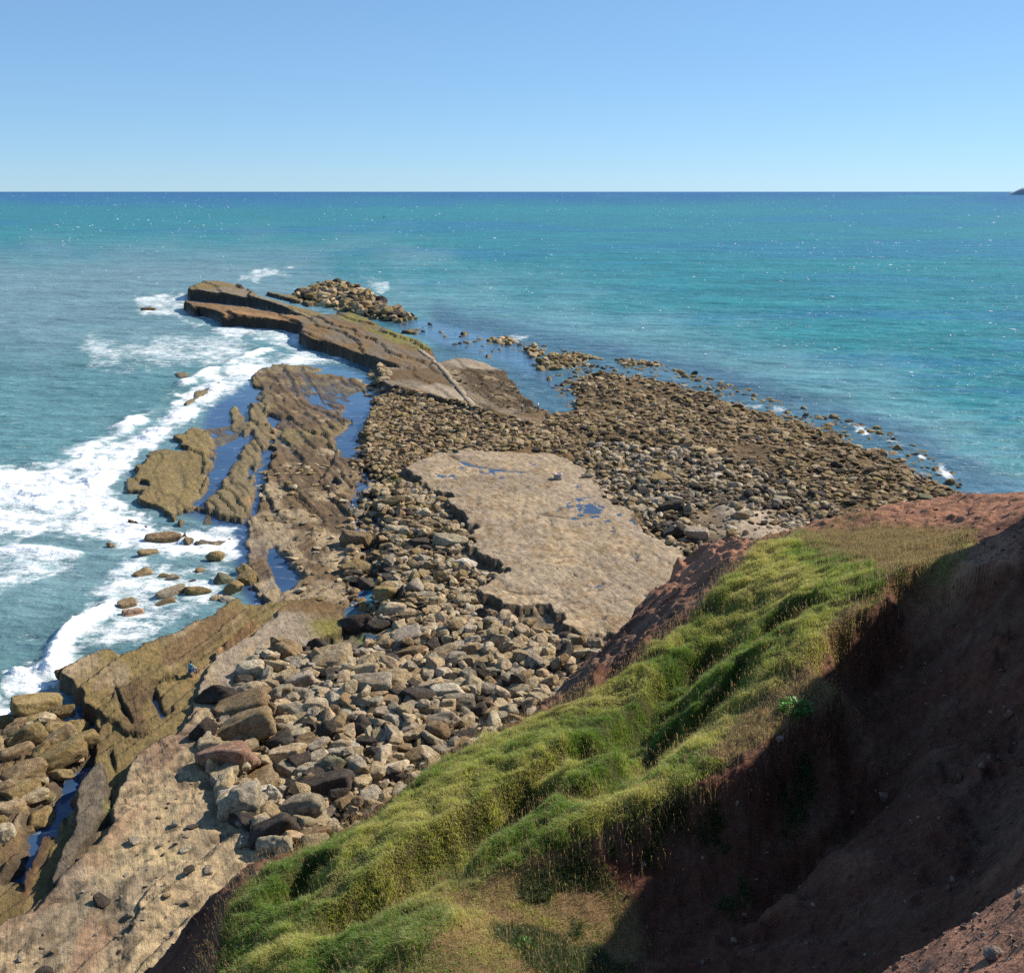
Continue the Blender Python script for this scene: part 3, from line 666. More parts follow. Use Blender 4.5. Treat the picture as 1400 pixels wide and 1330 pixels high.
# ================================================================== BOULDERS
_ICO = {}
def ico(sub):
    if sub not in _ICO:
        bm = bmesh.new(); bmesh.ops.create_icosphere(bm, subdivisions=sub, radius=1)
        v = np.array([p.co[:] for p in bm.verts]); f = np.array([[p.index for p in q.verts] for q in bm.faces]); bm.free()
        v /= np.linalg.norm(v, axis=1)[:, None]; _ICO[sub] = (v, f)
    return _ICO[sub]
def rock_shape(sub, dims, style, rg):
    """stone as an intersection of cut planes, worn at the edges; dims = full length, width, height"""
    v, f = ico(sub)
    if style in ('block', 'slab', 'long', 'layered'):
        N = np.array([[1,0,0],[-1,0,0],[0,1,0],[0,-1,0],[0,0,1],[0,0,-1]], float) + rg.normal(0, .16, (6, 3))
        D = np.ones(6) * rg.uniform(.86, 1.05, 6)
        k = 7; E = rg.normal(0, 1, (k, 3)); E /= np.linalg.norm(E, axis=1)[:, None]
        N = np.concatenate([N, E]); D = np.concatenate([D, rg.uniform(1.0, 1.32, k)]); pw = 16
    elif style == 'jagged':
        N = rg.normal(0, 1, (11, 3)); D = rg.uniform(.55, 1.15, 11); pw = 22
    else:
        N = rg.normal(0, 1, (13, 3)); D = rg.uniform(.74, 1.1, 13); pw = 13
    N = N / np.linalg.norm(N, axis=1)[:, None]
    q = np.clip(v @ N.T, 1e-6, None) / D
    r = (q ** pw).sum(1) ** (-1 / pw); r = np.minimum(r, 1.55)
    s = rg.uniform(0, 100)
    r = r * (1 + .075 * vn3(v[:, 0] * 2.1 + s, v[:, 1] * 2.1, v[:, 2] * 2.1, 3))
    if sub >= 3: r = r * (1 + .045 * vn3(v[:, 0] * 5 + s, v[:, 1] * 5, v[:, 2] * 5, 4) + .022 * vn3(v[:, 0] * 11 + s, v[:, 1] * 11, v[:, 2] * 11, 5))
    p = v * r[:, None]
    if style == 'layered':
        b = np.floor(p[:, 2] * 3.2); fr = p[:, 2] * 3.2 - b
        p[:, :2] *= (1 - .10 * (fr < .22))[:, None]
    p = p * np.array(dims) / 2 * (1.0 if style in ('block', 'slab', 'long', 'layered') else 1.06)
    return p, f
def rot_m(yaw, pitch, roll):
    return np.array((Matrix.Rotation(yaw, 3, 'Z') @ Matrix.Rotation(pitch, 3, 'Y') @ Matrix.Rotation(roll, 3, 'X')))
TONES = {'pale': (.58, .48, .33), 'tan': (.52, .40, .245), 'brown': (.34, .24, .135), 'grey': (.41, .345, .255), 'dark': (.085, .068, .055), 'olive': (.34, .25, .115), 'white': (.66, .58, .46), 'pink': (.42, .27, .185), 'greygreen': (.26, .25, .15)}

# stones one can tell apart: centre (px, py), width and height in the photograph, tone, style, zone, pitch
HAND = [
 (347,918,36,24,'pale','block','F'),(342,941,32,21,'pale','round','F'),(358,955,26,17,'pale','round','F'),(297,953,42,24,'dark','round','F'),(281,989,26,34,'dark','jagged','F'),
 (330,964,70,42,'brown','slab','F'),(334,992,76,36,'brown','block','F'),(390,884,42,42,'brown','jagged','F'),(380,908,32,24,'tan','jagged','F'),(405,905,24,18,'grey','round','F'),
 (437,877,36,30,'dark','jagged','F'),(422,891,24,16,'brown','round','F'),(453,895,50,34,'tan','slab','F'),(426,908,18,18,'grey','round','F'),(410,928,44,26,'grey','layered','F'),
 (379,946,36,28,'grey','round','F'),(403,964,38,22,'grey','round','F'),(432,959,34,24,'pale','block','F'),(460,943,30,22,'white','round','F'),(476,954,31,34,'brown','jagged','F'),
 (405,992,38,24,'pale','slab','F'),(449,997,28,28,'dark','jagged','F'),(388,1004,36,32,'dark','round','F'),(480,1014,23,22,'white','block','F'),(417,1013,34,24,'brown','round','F'),
 (310,1031,66,42,'pink','block','F'),(344,1046,60,46,'brown','slab','F'),(392,1030,48,28,'tan','layered','F'),(312,1075,27,30,'white','block','F'),(338,1092,38,62,'grey','block','F'),
 (357,1070,23,26,'white','round','F'),(371,1075,18,26,'white','round','F'),(385,1059,28,24,'tan','round','F'),(410,1068,40,28,'brown','jagged','F'),(366,1102,28,30,'tan','round','F'),
 (415,1098,60,44,'grey','block','F'),(448,1069,68,28,'dark','long','F'),(422,1042,36,34,'grey','slab','F'),(449,1040,44,32,'greygreen','round','F'),(374,1130,64,36,'dark','block','F'),
 (371,1150,38,24,'pale','block','F'),(481,1036,26,20,'dark','round','F'),(478,1098,26,22,'brown','round','F'),(423,1133,36,20,'brown','round','F'),(455,1126,26,22,'tan','round','F'),(336,1137,20,22,'grey','slab','F'),
 (498,907,46,20,'tan','slab','F'),(534,920,48,26,'tan','long','F'),(512,930,50,36,'grey','block','F'),(588,925,36,34,'tan','slab','F'),(610,940,42,22,'white','block','F'),(574,946,32,26,'dark','round','F'),(626,960,46,22,'grey','slab','F'),
 (656,968,28,28,'dark','round','F'),(685,962,26,28,'tan','round','F'),(660,918,34,18,'dark','jagged','F'),(600,986,46,22,'grey','round','F'),(495,990,30,26,'dark','round','F'),(515,986,22,26,'grey','jagged','F'),(556,867,44,30,'grey','slab','F'),(560,885,38,16,'brown','round','F'),(605,880,34,18,'tan','slab','F'),
 (612,737,44,22,'pale','round','M'),(576,738,32,18,'dark','long','M'),(544,720,30,9,'pale','slab','M'),(500,749,38,20,'brown','block','M'),(540,827,40,18,'pale','slab','M'),(503,800,32,28,'dark','jagged','M'),(527,805,30,24,'olive','block','M'),(548,808,22,20,'dark','jagged','M'),(566,798,28,28,'grey','round','M'),
 (485,848,56,32,'dark','round','M'),(512,850,26,20,'dark','round','M'),(632,764,28,14,'white','round','M'),(486,733,36,22,'brown','block','M'),(483,770,28,24,'olive','round','M'),(528,775,24,24,'tan','block','M'),(500,686,34,22,'brown','round','M'),(530,683,30,16,'olive','round','M'),(560,868,1,1,'grey','round','M'),
 (978,645,14,9,'white','round','R'),(879,670,20,14,'dark','round','R'),(914,690,28,19,'dark','round','R'),(926,722,30,26,'dark','round','R'),(917,724,13,22,'grey','round','R'),(953,722,32,14,'grey','slab','R'),(943,694,15,20,'grey','round','R'),(925,676,19,7,'pale','slab','R'),(905,650,26,16,'olive','slab','R'),(1020,700,26,14,'grey','jagged','R'),(1072,678,24,12,'pale','round','R'),(1120,674,24,9,'dark','slab','R'),(1265,676,16,13,'greygreen','round','R'),(805,646,14,9,'grey','round','R'),
 (48,953,58,30,'olive','long','L'),(50,976,36,20,'olive','block','L'),(75,988,40,26,'olive','block','L'),(36,997,44,28,'olive','block','L'),(82,1004,42,26,'brown','block','L'),(24,1022,42,28,'brown','block','L'),(84,1035,60,34,'olive','long','L'),(54,1022,28,24,'olive','jagged','L'),(32,1048,46,26,'brown','long','L'),(5,1042,22,18,'brown','round','L'),(79,967,26,18,'olive','round','L'),(100,966,38,30,'olive','block','L'),(93,952,24,16,'brown','block','L'),(112,1006,38,22,'olive','block','L'),(26,1068,46,22,'olive','block','L'),(14,1096,34,24,'tan','block','L'),(8,1128,20,32,'pale','block','L'),(4,1070,26,20,'brown','block','L'),(48,1078,30,18,'tan','slab','L'),(24,983,18,14,'brown','round','L'),
 (234,812,36,13,'grey','long','S'),(266,810,29,16,'olive','round','S'),(218,738,38,16,'brown','round','S'),(237,792,16,10,'tan','round','S'),(222,790,15,9,'olive','round','S'),(195,786,24,12,'brown','long','S'),(226,825,26,9,'brown','long','S'),(176,826,22,12,'brown','long','S'),(182,838,26,9,'pink','long','S'),(295,763,18,12,'olive','round','S'),(273,780,11,9,'brown','round','S'),(205,758,26,9,'brown','long','S'),(263,796,11,5,'dark','long','S'),(152,747,11,6,'brown','round','S'),(204,424,15,6,'brown','round','S'),(306,793,22,20,'greygreen','round','S'),(318,806,22,20,'olive','round','S'),(336,795,26,20,'olive','block','S'),(313,822,18,16,'pale','round','S'),(298,820,13,10,'tan','round','S'),(338,782,18,14,'olive','round','S'),
]
HILLM = None
ROCKS = []   # dicts: x y z dims style tone zone pxw ...
cellsz = 2.2; OCC = {}
def near_rocks(x, y, R=1):
    a, b = int(x // cellsz), int(y // cellsz)
    for i in range(a - R, a + R + 1):
        for j in range(b - R, b + R + 1):
            yield from OCC.get((i, j), ())
def put(d):
    ROCKS.append(d); OCC.setdefault((int(d['x'] // cellsz), int(d['y'] // cellsz)), []).append(d)
for qx, qy, wpx, hpx, tone, style, zone in HAND:
    if wpx < 3: continue
    z0 = {'F': 2.6, 'M': 1.5, 'R': 1.6, 'L': 1.2, 'S': .4}[zone]
    x, y = ground(qx, qy + hpx * .18, z0); x, y = float(x), float(y)
    zg = float(reef_h(x, y)) if zone != 'S' else max(-.15, float(reef_h(x, y)))
    x, y = ground(qx, qy + hpx * .15, zg + .5 * (zone != 'S')); x, y = float(x), float(y)
    zg = float(reef_h(x, y)) if zone != 'S' else max(-.1, min(.6, float(reef_h(x, y))))
    dist = math.sqrt(x * x + y * y + (EYE - zg) ** 2); m = dist / FPX
    L = wpx * m; hh = hpx * m; dep = (EYE - zg) / dist
    flat = {'slab': .42, 'long': .42, 'layered': .5, 'block': .62, 'round': .62, 'jagged': .8}[style]
    Hh = min(hh * .95, L * flat) if hpx < wpx * 1.2 else hh * .85
    Wd = max(.5 * L, min(1.05 * L, (hh - Hh * .85) / max(dep, .3) + .25 * L))
    yaw = rng.uniform(-.25, .25) if zone not in 'L' else math.radians(38) + rng.normal(0, .12)
    if zone == 'S' and style == 'long': yaw = math.radians(40)
    sink = .22 if zone in 'FMR' else .36
    if zone == 'S': sink = .28
    put(dict(x=x, y=y, z=zg + Hh * (.5 - sink), dims=(L, Wd, Hh), style=style, tone=tone, zone=zone, yaw=yaw, pitch=rng.normal(0, .12) - (.12 if zone in 'FL' else 0), roll=rng.normal(0, .12), r=.5 * math.sqrt(L * Wd) * .95, px=wpx, qx=qx, qy=qy, hand=True))
NOROCK = [gp(PL, PLZ), gp([(268,936),(300,890),(400,850),(440,862),(400,880),(352,902),(332,918),(320,950),(280,975)], 1.4), gp([(-300,1330),(30,1228),(160,1040),(262,960),(276,1000),(285,1050),(300,1090),(330,1125),(380,1170),(300,1330)], 1.9)]
from math import hypot
def inpoly(x, y, P):
    c = False; n = len(P); j = n - 1
    for i in range(n):
        if ((P[i][1] > y) != (P[j][1] > y)) and (x < (P[j][0] - P[i][0]) * (y - P[i][1]) / (P[j][1] - P[i][1]) + P[i][0]): c = not c
        j = i
    return c
def scatter(poly, z, n, rmin, rmax, zone, tones, styles, tight=.72, seed=0, flat=(.45, .8), dens=None, pw=2.2):
    rg = np.random.default_rng(seed); P = gp(poly, z)
    x0, x1, y0, y1 = P[:, 0].min(), P[:, 0].max(), P[:, 1].min(), P[:, 1].max()
    X = rg.uniform(x0, x1, n * 6); Y = rg.uniform(y0, y1, n * 6)
    sd = sdf_poly(X, Y, P, 5)
    ok = sd > 0
    X, Y, sd = X[ok][:n], Y[ok][:n], sd[ok][:n]
    for k_, NP in enumerate(NOROCK):
        s2 = sdf_poly(X, Y, NP, 5); g = s2 < (1.3 + 2.6 * fbm(X / 4, Y / 4, 79, 2) if k_ == 0 else .3); X, Y, sd = X[g], Y[g], sd[g]
    if dens is not None:
        g = rg.random(len(X)) < dens(X, Y); X, Y, sd = X[g], Y[g], sd[g]
    HZ = reef_h(X, Y); R = rmin * (rmax / rmin) ** (rg.random(len(X)) ** pw)
    o = np.argsort(-R)
    for i in o:
        x, y, r = float(X[i]), float(Y[i]), float(R[i]); zg = float(HZ[i])
        bad = False
        for q in near_rocks(x, y):
            if hypot(q['x'] - x, q['y'] - y) < tight * (q['r'] + r): bad = True; break
        if bad: continue
        st = styles[int(rg.integers(len(styles)))]; tn = tones[int(rg.integers(len(tones)))]
        el = rg.uniform(1.0, 1.75) if st != 'round' else rg.uniform(1.0, 1.4)
        f = rg.uniform(*flat) * (.7 if st in ('slab', 'long') else 1)
        L, Wd = 2 * r * math.sqrt(el), 2 * r / math.sqrt(el)
        Hh = 2 * r * f; u, v = proj(x, y, zg)
        dist = math.sqrt(x * x + y * y + (EYE - zg) ** 2)
        put(dict(x=x, y=y, z=max(zg, -.25) + Hh * rg.uniform(.22, .42), dims=(L, Wd, Hh), style=st, tone=tn, zone=zone, yaw=rg.uniform(0, 6.3), pitch=rg.normal(0, .22), roll=rg.normal(0, .22), r=r, px=L * FPX / dist, qx=u, qy=v, hand=False))
FP = [(275,1000),(300,965),(335,905),(375,868),(405,875),(440,866),(480,880),(530,850),(560,830),(600,815),(650,835),(720,840),(770,862),(830,875),(880,905),(800,980),(700,1040),(560,1130),(470,1180),(380,1168),(325,1125),(290,1060)]
scatter(FP, 2.0, 16000, .11, .66, 'F', ['tan','grey','tan','brown','pale','tan','dark','tan','grey'], ['block','jagged','slab','jagged','jagged','long','block'], .60, 1, (.5, .95), None, 2.6)
scatter(FP, 2.0, 9000, .05, .14, 'g', ['tan','grey','pale','brown'], ['block','jagged'], .28, 31, (.5, .9), None, 1.5)
MP = [(478,690),(500,660),(530,655),(565,660),(605,680),(645,735),(690,785),(650,800),(660,830),(760,860),(640,860),(560,860),(500,835),(476,800),(470,760),(480,730)]
scatter(MP, 1.4, 10000, .12, .56, 'M', ['tan','grey','brown','pale','dark','tan','olive','brown'], ['block','jagged','slab','jagged','round','long'], .62, 2, (.45, .9), None, 3.0)
MM = [(488,600),(478,640),(490,672),(520,660),(548,646),(562,632),(610,615),(720,612),(800,622),(790,590),(762,562),(740,578),(690,572),(640,556),(560,538),(505,528),(510,560),(492,585)]
scatter(MM, 1.2, 15000, .10, .56, 'B', ['tan','brown','brown','olive','olive','dark','tan','brown'], ['block','jagged','slab','jagged','long','slab'], .64, 3, (.35, .75), None, 2.8)
RN = [(786,626),(800,600),(860,600),(960,612),(1060,640),(1140,680),(1180,760),(1100,800),(1000,780),(940,760),(890,730),(866,700),(822,676),(812,652)]
spn = sdf_poly
def dn(x, y): return np.where(sdf_poly(x, y, gp([(950,705),(1010,680),(1080,690),(1140,710),(1140,760),(1040,760)], 1.4), 30) + 3 * fbm(x / 3, y / 3, 5, 2) > 0, .10, 1.0)
scatter(RN, 1.5, 10000, .11, .55, 'R', ['grey','dark','brown','grey','tan','olive','dark','pale'], ['round','round','block','jagged','slab'], .68, 4, (.45, .8), dn)
RF = [(748,520),(800,503),(880,503),(940,517),(1040,548),(1180,592),(1240,620),(1290,652),(1316,672),(1420,740),(1300,860),(1150,800),(1140,680),(1060,640),(960,612),(860,600),(800,606),(770,565),(776,546)]
dn2 = lambda x, y: np.clip(.72 + 1.0 * fbm(x / 7, y / 10, 78, 3), .12, 1)
scatter(RF, 1.1, 22000, .13, .62, 'R', ['tan','brown','olive','brown','brown','dark','brown','olive'], ['jagged','block','jagged','slab','block','long'], .66, 5, (.28, .62), dn2, 2.6)
RE = [(752,512),(800,498),(870,498),(900,496),(960,512),(1020,530),(1100,556),(1200,582),(1260,612),(1310,650),(1345,685),(1310,690),(1240,634),(1130,588),(1000,553),(900,520),(800,510)]
scatter(RE, .3, 900, .25, .7, 'R', ['brown','olive','dark','olive'], ['round','block','slab'], .9, 6, (.45, .7))
SKP = [(400,400),(425,391),(450,386),(480,391),(505,399),(520,409),(530,420),(568,432),(545,438),(505,432),(468,423),(430,411)]
scatter([(605,503),(640,505),(700,510),(724,534),(758,556),(735,566),(668,556),(640,538)], 1.6, 260, .15, .5, 'B', ['brown','dark','olive'], ['jagged','slab'], 1.0, 32, (.25, .5))
scatter(SKP, .9, 900, .6, 1.9, 'K', ['brown','olive','olive','dark','tan'], ['jagged','block','round'], .68, 7, (.5, .85))
for q, sd_ in (([(728,492),(750,484),(800,481),(824,488),(800,498),(765,504),(735,504)], 8), ([(840,488),(900,492),(905,500),(850,496)], 9), ([(715,476),(735,470),(744,482),(728,488)], 10), ([(508,500),(530,512),(530,536),(500,540),(505,520)], 11), ([(665,462),(700,460),(706,466),(690,470)], 12)):
    scatter(q, .5, 120, .4, .95, 'K', ['brown','olive','tan'], ['block','round','jagged'], .75, sd_, (.45, .7))
LP = [(-10,960),(30,940),(70,955),(110,960),(130,990),(120,1030),(90,1060),(60,1100),(30,1140),(0,1190),(-60,1190),(-60,980)]
scatter(LP, 1.0, 130, .25, .9, 'L', ['olive','brown','olive','tan','brown'], ['block','block','long','round'], .72, 13, (.5, .8))
LE = [(345,640),(420,630),(500,640),(500,690),(470,740),(480,830),(430,850),(360,700)]
scatter(LE, .6, 260, .15, .5, 'E', ['tan','brown','pale','olive'], ['slab','slab','round'], 1.3, 14, (.3, .5))
FGs = [(60,1230),(150,1180),(260,1060),(300,1100),(340,1150),(300,1200),(220,1290),(60,1330),(0,1330),(0,1260)]
NR_ = NOROCK; NOROCK = []
scatter([(530,436),(600,452),(700,462),(790,480),(760,508),(715,500),(660,482),(600,470),(560,452)], .2, 420, .25, .8, 'K', ['olive','brown','dark','olive'], ['jagged','block','slab'], 1.1, 21, (.35, .6), lambda x, y: np.clip(.35 + 1.2 * fbm(x / 12, y / 25, 80, 2), 0, 1))
scatter(RE, .2, 700, .2, .5, 'R', ['brown','olive','dark','olive'], ['jagged','block','slab'], 1.0, 22, (.4, .6))
scatter(FGs, 1.9, 70, .08, .42, 'G', ['grey','dark','brown','grey'], ['round','slab','block'], 1.6, 15, (.35, .6))
scatter([(1055,700),(1080,690),(1130,705),(1100,730)], 1.5, 200, .2, .5, 'R', ['grey','pale'], ['round'], .8, 16, (.5, .7))
NOROCK = NR_
# a second course thrown on top of the near heap
rg2 = np.random.default_rng(99)
base = [q for q in ROCKS if q['zone'] == 'F']
for q in list(base):
    if q['hand'] or rg2.random() > .20: continue
    r = q['r'] * rg2.uniform(.55, .9)
    top = q['z'] + q['dims'][2] * .42
    x, y = q['x'] + rg2.normal(0, .25), q['y'] + rg2.normal(0, .25)
    el = rg2.uniform(1, 1.8); Hh = 2 * r * rg2.uniform(.45, .75); u, v = proj(x, y, top)
    d_ = math.sqrt(x * x + y * y + (EYE - top) ** 2)
    ROCKS.append(dict(x=x, y=y, z=top + Hh * .2, dims=(2 * r * math.sqrt(el), 2 * r / math.sqrt(el), Hh), style=['block','jagged','slab'][int(rg2.integers(3))], tone=['tan','grey','pale','brown'][int(rg2.integers(4))], zone='F', yaw=rg2.uniform(0, 6.3), pitch=rg2.normal(0, .35), roll=rg2.normal(0, .35), r=r, px=2 * r * math.sqrt(el) * FPX / d_, qx=u, qy=v, hand=False))
# ================================================================== HEADLAND (clay cliff with a turf spur)
S_LINE = [(150,1420,25),(200,1332,27),(262,1262,28.5),(300,1222,29.3),(332,1192,30),(400,1168,30),(462,1150,30.5),(500,1120,31.2),(540,1084,32),(600,1050,33.5),(660,1018,35.4),(700,998,37),(735,970,43),(780,930,50),(820,892,56),(850,860,60),(872,838,63),(893,812,65),(915,798,66.5),(927,762,70),(958,746,70),(1000,734,67),(1040,731,57),(1085,728,56),(1140,712,54),(1180,703,54),(1220,697,54),(1260,688,54.5),(1320,681,55),(1400,683,55),(1500,690,56),(1700,700,58),(2000,720,60)]
G_LINE = [(1085,735,46),(1040,750,45),(1000,790,42),(950,840,40),(900,885,38),(850,920,36.5),(800,955,35),(740,985,34),(680,1012,33),(600,1054,31.5),(540,1090,30.5),(490,1135,29.5),(440,1160,28.8),(380,1180,28.2),(345,1205,27.6),(315,1258,25.8),(292,1330,23.8)]
C_LINE = [(1290,772,33.5),(1250,770,33.5),(1212,788,33),(1206,815,32),(1165,838,31),(1130,862,30),(1112,902,29),(1150,932,28),(1085,985,26.5),(1040,1012,25.8),(1000,1040,25),(930,1080,24.6),(880,1108,24.2),(800,1148,23.8),(700,1192,23.2),(620,1232,22.6)]
PTS = [p for p in S_LINE] + [p for p in G_LINE] + [p for p in C_LINE]
PTS += [(1245,960,27.5),(1200,1050,25.8),(1120,1130,23.8),(1050,1190,22.4),(950,1260,21),(850,1330,20),(1080,1050,25),(900,1180,22.6),(700,1262,21.3),(760,1230,22),(600,1300,19.4),(700,1330,19.2),(480,1330,20.6),(400,1300,22),(560,1265,20.4),
        (1400,738,30),(1340,752,31.5),(1300,772,33),(1400,850,28.3),(1400,1000,24.5),(1400,1100,21.5),(1300,1100,22),(1300,1000,24.5),(1300,900,27.5),(1300,1200,19.6),(1200,1200,20.6),(1300,1270,17.6),(1150,1300,18.6),(1400,1160,19),(1200,1000,27),(1230,880,30),
        (1200,742,43),(1300,733,41),(1100,762,42),(1230,760,37.5),(1390,712,42),(1400,725,36),(1320,700,50),(1150,735,47),(1060,760,44),
        (800,1040,28.5),(900,960,33),(1000,880,36.5),(1080,820,36),(1150,790,36),(700,1110,27),(600,1150,25.5),(500,1220,24.5),(950,1010,28.5)]
hx, hy, hz = [], [], []
for a, b, Y in PTS:
    x, y, z = at_depth(a, b, Y); hx.append(float(x)); hy.append(float(y)); hz.append(float(z))
# the ground under and beside the viewpoint, and the unseen higher shoulder added on the right to shade the gully
for a, b, Y in [(1225,1312,4.6),(1320,1226,4.4),(1400,1155,4.5),(1400,1330,3.0),(1300,1300,4.0)]:
    x, y, z = at_depth(a, b, Y); hx.append(float(x)); hy.append(float(y)); hz.append(float(z))
for x, y, z in [(0,0,-1.75),(2,0,-1.6),(0,-6,-1.2),(6,-6,-.8),(12,-2,-.8),(4.5,3.2,-1.9),(7,4,-1.7),(10,7,-2.0),(14,11,-2.2),(17,16,-3.4),(20,22,-5.2),(22,28,-6.0),(25,34,-7.4),(20.5,33,-9.2),(17.2,31.5,-10.6),(30,42,-10),(36,50,-14),(28,24,-3),(34,34,-5),(40,10,-1),(30,0,-.6),
                (-2,1,-4.2),(-1,4,-5.6),(.8,5,-6.6),(-4,-4,-4.4),(-6,4,-8.5),(-9,0,-9),(-3,9,-11.5),(2,8.5,-10.8),(4.5,8,-8.6),(6.6,10,-9.4),(8.6,14,-10.6),(3,13,-14.2),(-5,14,-16.4),(-11,16,-20.5),(-13,8,-17),(-16,20,-24),(11,17,-11),(-18,0,-15),(-20,-10,-13)]:
    hx.append(x); hy.append(y); hz.append(EYE + z)
hx, hy, hz = map(np.array, (hx, hy, hz))
def tps(r2): return np.where(r2 > 1e-12, .5 * r2 * np.log(np.maximum(r2, 1e-12)), 0)
n_ = len(hx); SCL = 20.0
A = tps(((hx[:, None] - hx) ** 2 + (hy[:, None] - hy) ** 2) / SCL ** 2) + np.eye(n_) * .004
Pm = np.stack([np.ones(n_), hx / SCL, hy / SCL], 1)
Kf = np.linalg.solve(np.block([[A, Pm], [Pm.T, np.zeros((3, 3))]]), np.concatenate([hz, np.zeros(3)]))
def base_h(X, Y):
    o = np.empty(X.shape).ravel(); xf, yf = X.ravel(), Y.ravel()
    for s in range(0, len(xf), 60000):
        e = slice(s, s + 60000)
        o[e] = tps(((xf[e, None] - hx) ** 2 + (yf[e, None] - hy) ** 2) / SCL ** 2) @ Kf[:n_] + Kf[n_] + Kf[n_ + 1] * xf[e] / SCL + Kf[n_ + 2] * yf[e] / SCL
    return o.reshape(X.shape)
tx = np.concatenate([np.linspace(-1.3, -.46, 50, endpoint=False), np.linspace(-.46, .56, 620), np.linspace(.562, 1.5, 70)])
yh = np.concatenate([np.linspace(-8, 2.2, 14, endpoint=False), np.geomspace(2.2, 14, 110, endpoint=False), np.linspace(14, 88, 740)])
TX, HY = np.meshgrid(tx, yh)
HX = TX * np.maximum(HY, 2.2) + (HY < 2.2) * TX * (2.2 - HY) * 2.5
HZ = base_h(HX, HY)
def pl3(line):
    a = np.array(line, float); x, y, z = at_depth(a[:, 0], a[:, 1], a[:, 2]); return np.stack([x, y], 1)
SP = pl3(S_LINE); hullp = np.concatenate([SP, [(90, 40), (90, -30), (-40, -30), (-24, 10)]])
sd_out = sdf_poly(HX, HY, hullp, 60)
n1 = fbm(HX / 6, HY / 6, 401, 4); n2 = fbm(HX / 2, HY / 2, 402, 4); n3 = fbm(HX / .6, HY / .6, 403, 4); n4 = fbm(HX / .16, HY / .16, 404, 3)
upx, upy = proj(HX, HY, HZ)
def hmask(poly, soft=10, wob=10): return sstep(-soft / 2, soft / 2, sdf_poly(upx, upy, poly, 60) + wob * n2 * .7)
vis = (HY > 12)
turf = hmask([(a, b) for a, b, _ in G_LINE] + [(420,1420),(560,1330),(640,1262),(618,1236)] + [(a, b) for a, b, _ in C_LINE[::-1]] + [(1330,745),(1240,728),(1150,728)], 10, 7) * vis
patch = hmask([(600,1225),(640,1232),(690,1250),(640,1280),(560,1335),(480,1345),(500,1280)], 14, 8) * vis
patch = np.maximum(patch, hmask([(600,1215),(700,1185),(800,1160),(880,1190),(880,1290),(820,1320),(700,1310),(610,1290)], 22, 14) * vis)
patch = np.maximum(patch, hmask([(450,1345),(520,1300),(570,1280),(640,1268),(700,1262),(728,1285),(745,1310),(800,1300),(850,1330),(850,1360),(450,1360)], 14, 10) * vis)
dry = hmask([(1085,738),(1150,722),(1240,722),(1330,735),(1300,770),(1250,772),(1212,790),(1180,770),(1120,752)], 30, 16) * vis
dry = np.maximum(dry, hmask([(1060,935),(1110,905),(1152,932),(1085,985),(1000,1040),(960,1030)], 16, 12) * vis)
dry = np.maximum(dry, hmask([(1120,868),(1206,812),(1212,795),(1150,835)], 10, 6) * vis)
# scarps: the turf breaks off above the gully, and terracettes run along the spur
def scarp(line, drop, wid, reach, taper=True):
    """lower the downhill (camera) side of a line given in travel order, the drop dying out over reach"""
    global HZ
    P = pl3(line); d, side, pos = sd_line(HX, HY, P)
    s = d * side                                        # + on the left of travel
    s = s + (.55 if reach > 4 else .28) * n2 + .08 * n3
    t = sstep(0, .08, pos) * sstep(1, .74, pos) if taper else 1.0
    HZ = HZ - drop * t * sstep(0, wid, s) * sstep(reach, reach * .35, s)
scarp(C_LINE, 1.35, 1.1, 5.0)                             # travel right to left: left hand = towards the camera
scarp([(1120,868,30.3),(1165,842,31.2),(1206,820,32.2)][::-1], .9, .5, 3)
for L_, dr, w_, rc in (([(720,1072,29.5),(640,1112,27.8),(560,1150,26.2),(500,1196,25),(440,1242,24),(380,1300,22.8)], 1.5, .9, 3.2),
                   ([(640,1130,27),(600,1160,25.6),(540,1200,24.5),(470,1262,22.8)], .8, .8, 2.0),
                   ([(960,870,37.5),(880,940,34.5),(820,1000,31.5),(760,1045,29.5)], 1.1, .9, 3.0),
                   ([(900,985,31.5),(850,1030,29.2),(800,1070,27.6),(740,1100,26.6)], .9, .8, 2.5),
                   ([(1110,812,36),(1060,840,36),(1020,880,35),(990,930,32.8)], 1.2, .9, 3.0),
                   ([(1010,930,32.5),(960,965,31),(900,1015,29)], .8, .7, 2.0),
                   ([(800,1010,31),(740,1050,29.8),(690,1080,28.6)], .8, .7, 2.0),
                   ([(420,1180,28),(380,1215,26.8),(350,1260,25.2)], .9, .6, 2.0)):
    scarp(L_, dr * .95, w_ * .9, rc)
# unseen shoulder added beyond the knoll's right-hand end, shaped to shade the gully
tq = HX / np.maximum(HY, 1)
HZ = HZ + 5.9 * sstep(.538, .60, tq - .035 * sstep(29, 23, HY) + .006 * n2) * sstep(15, 20, HY) * sstep(46, 37, HY)
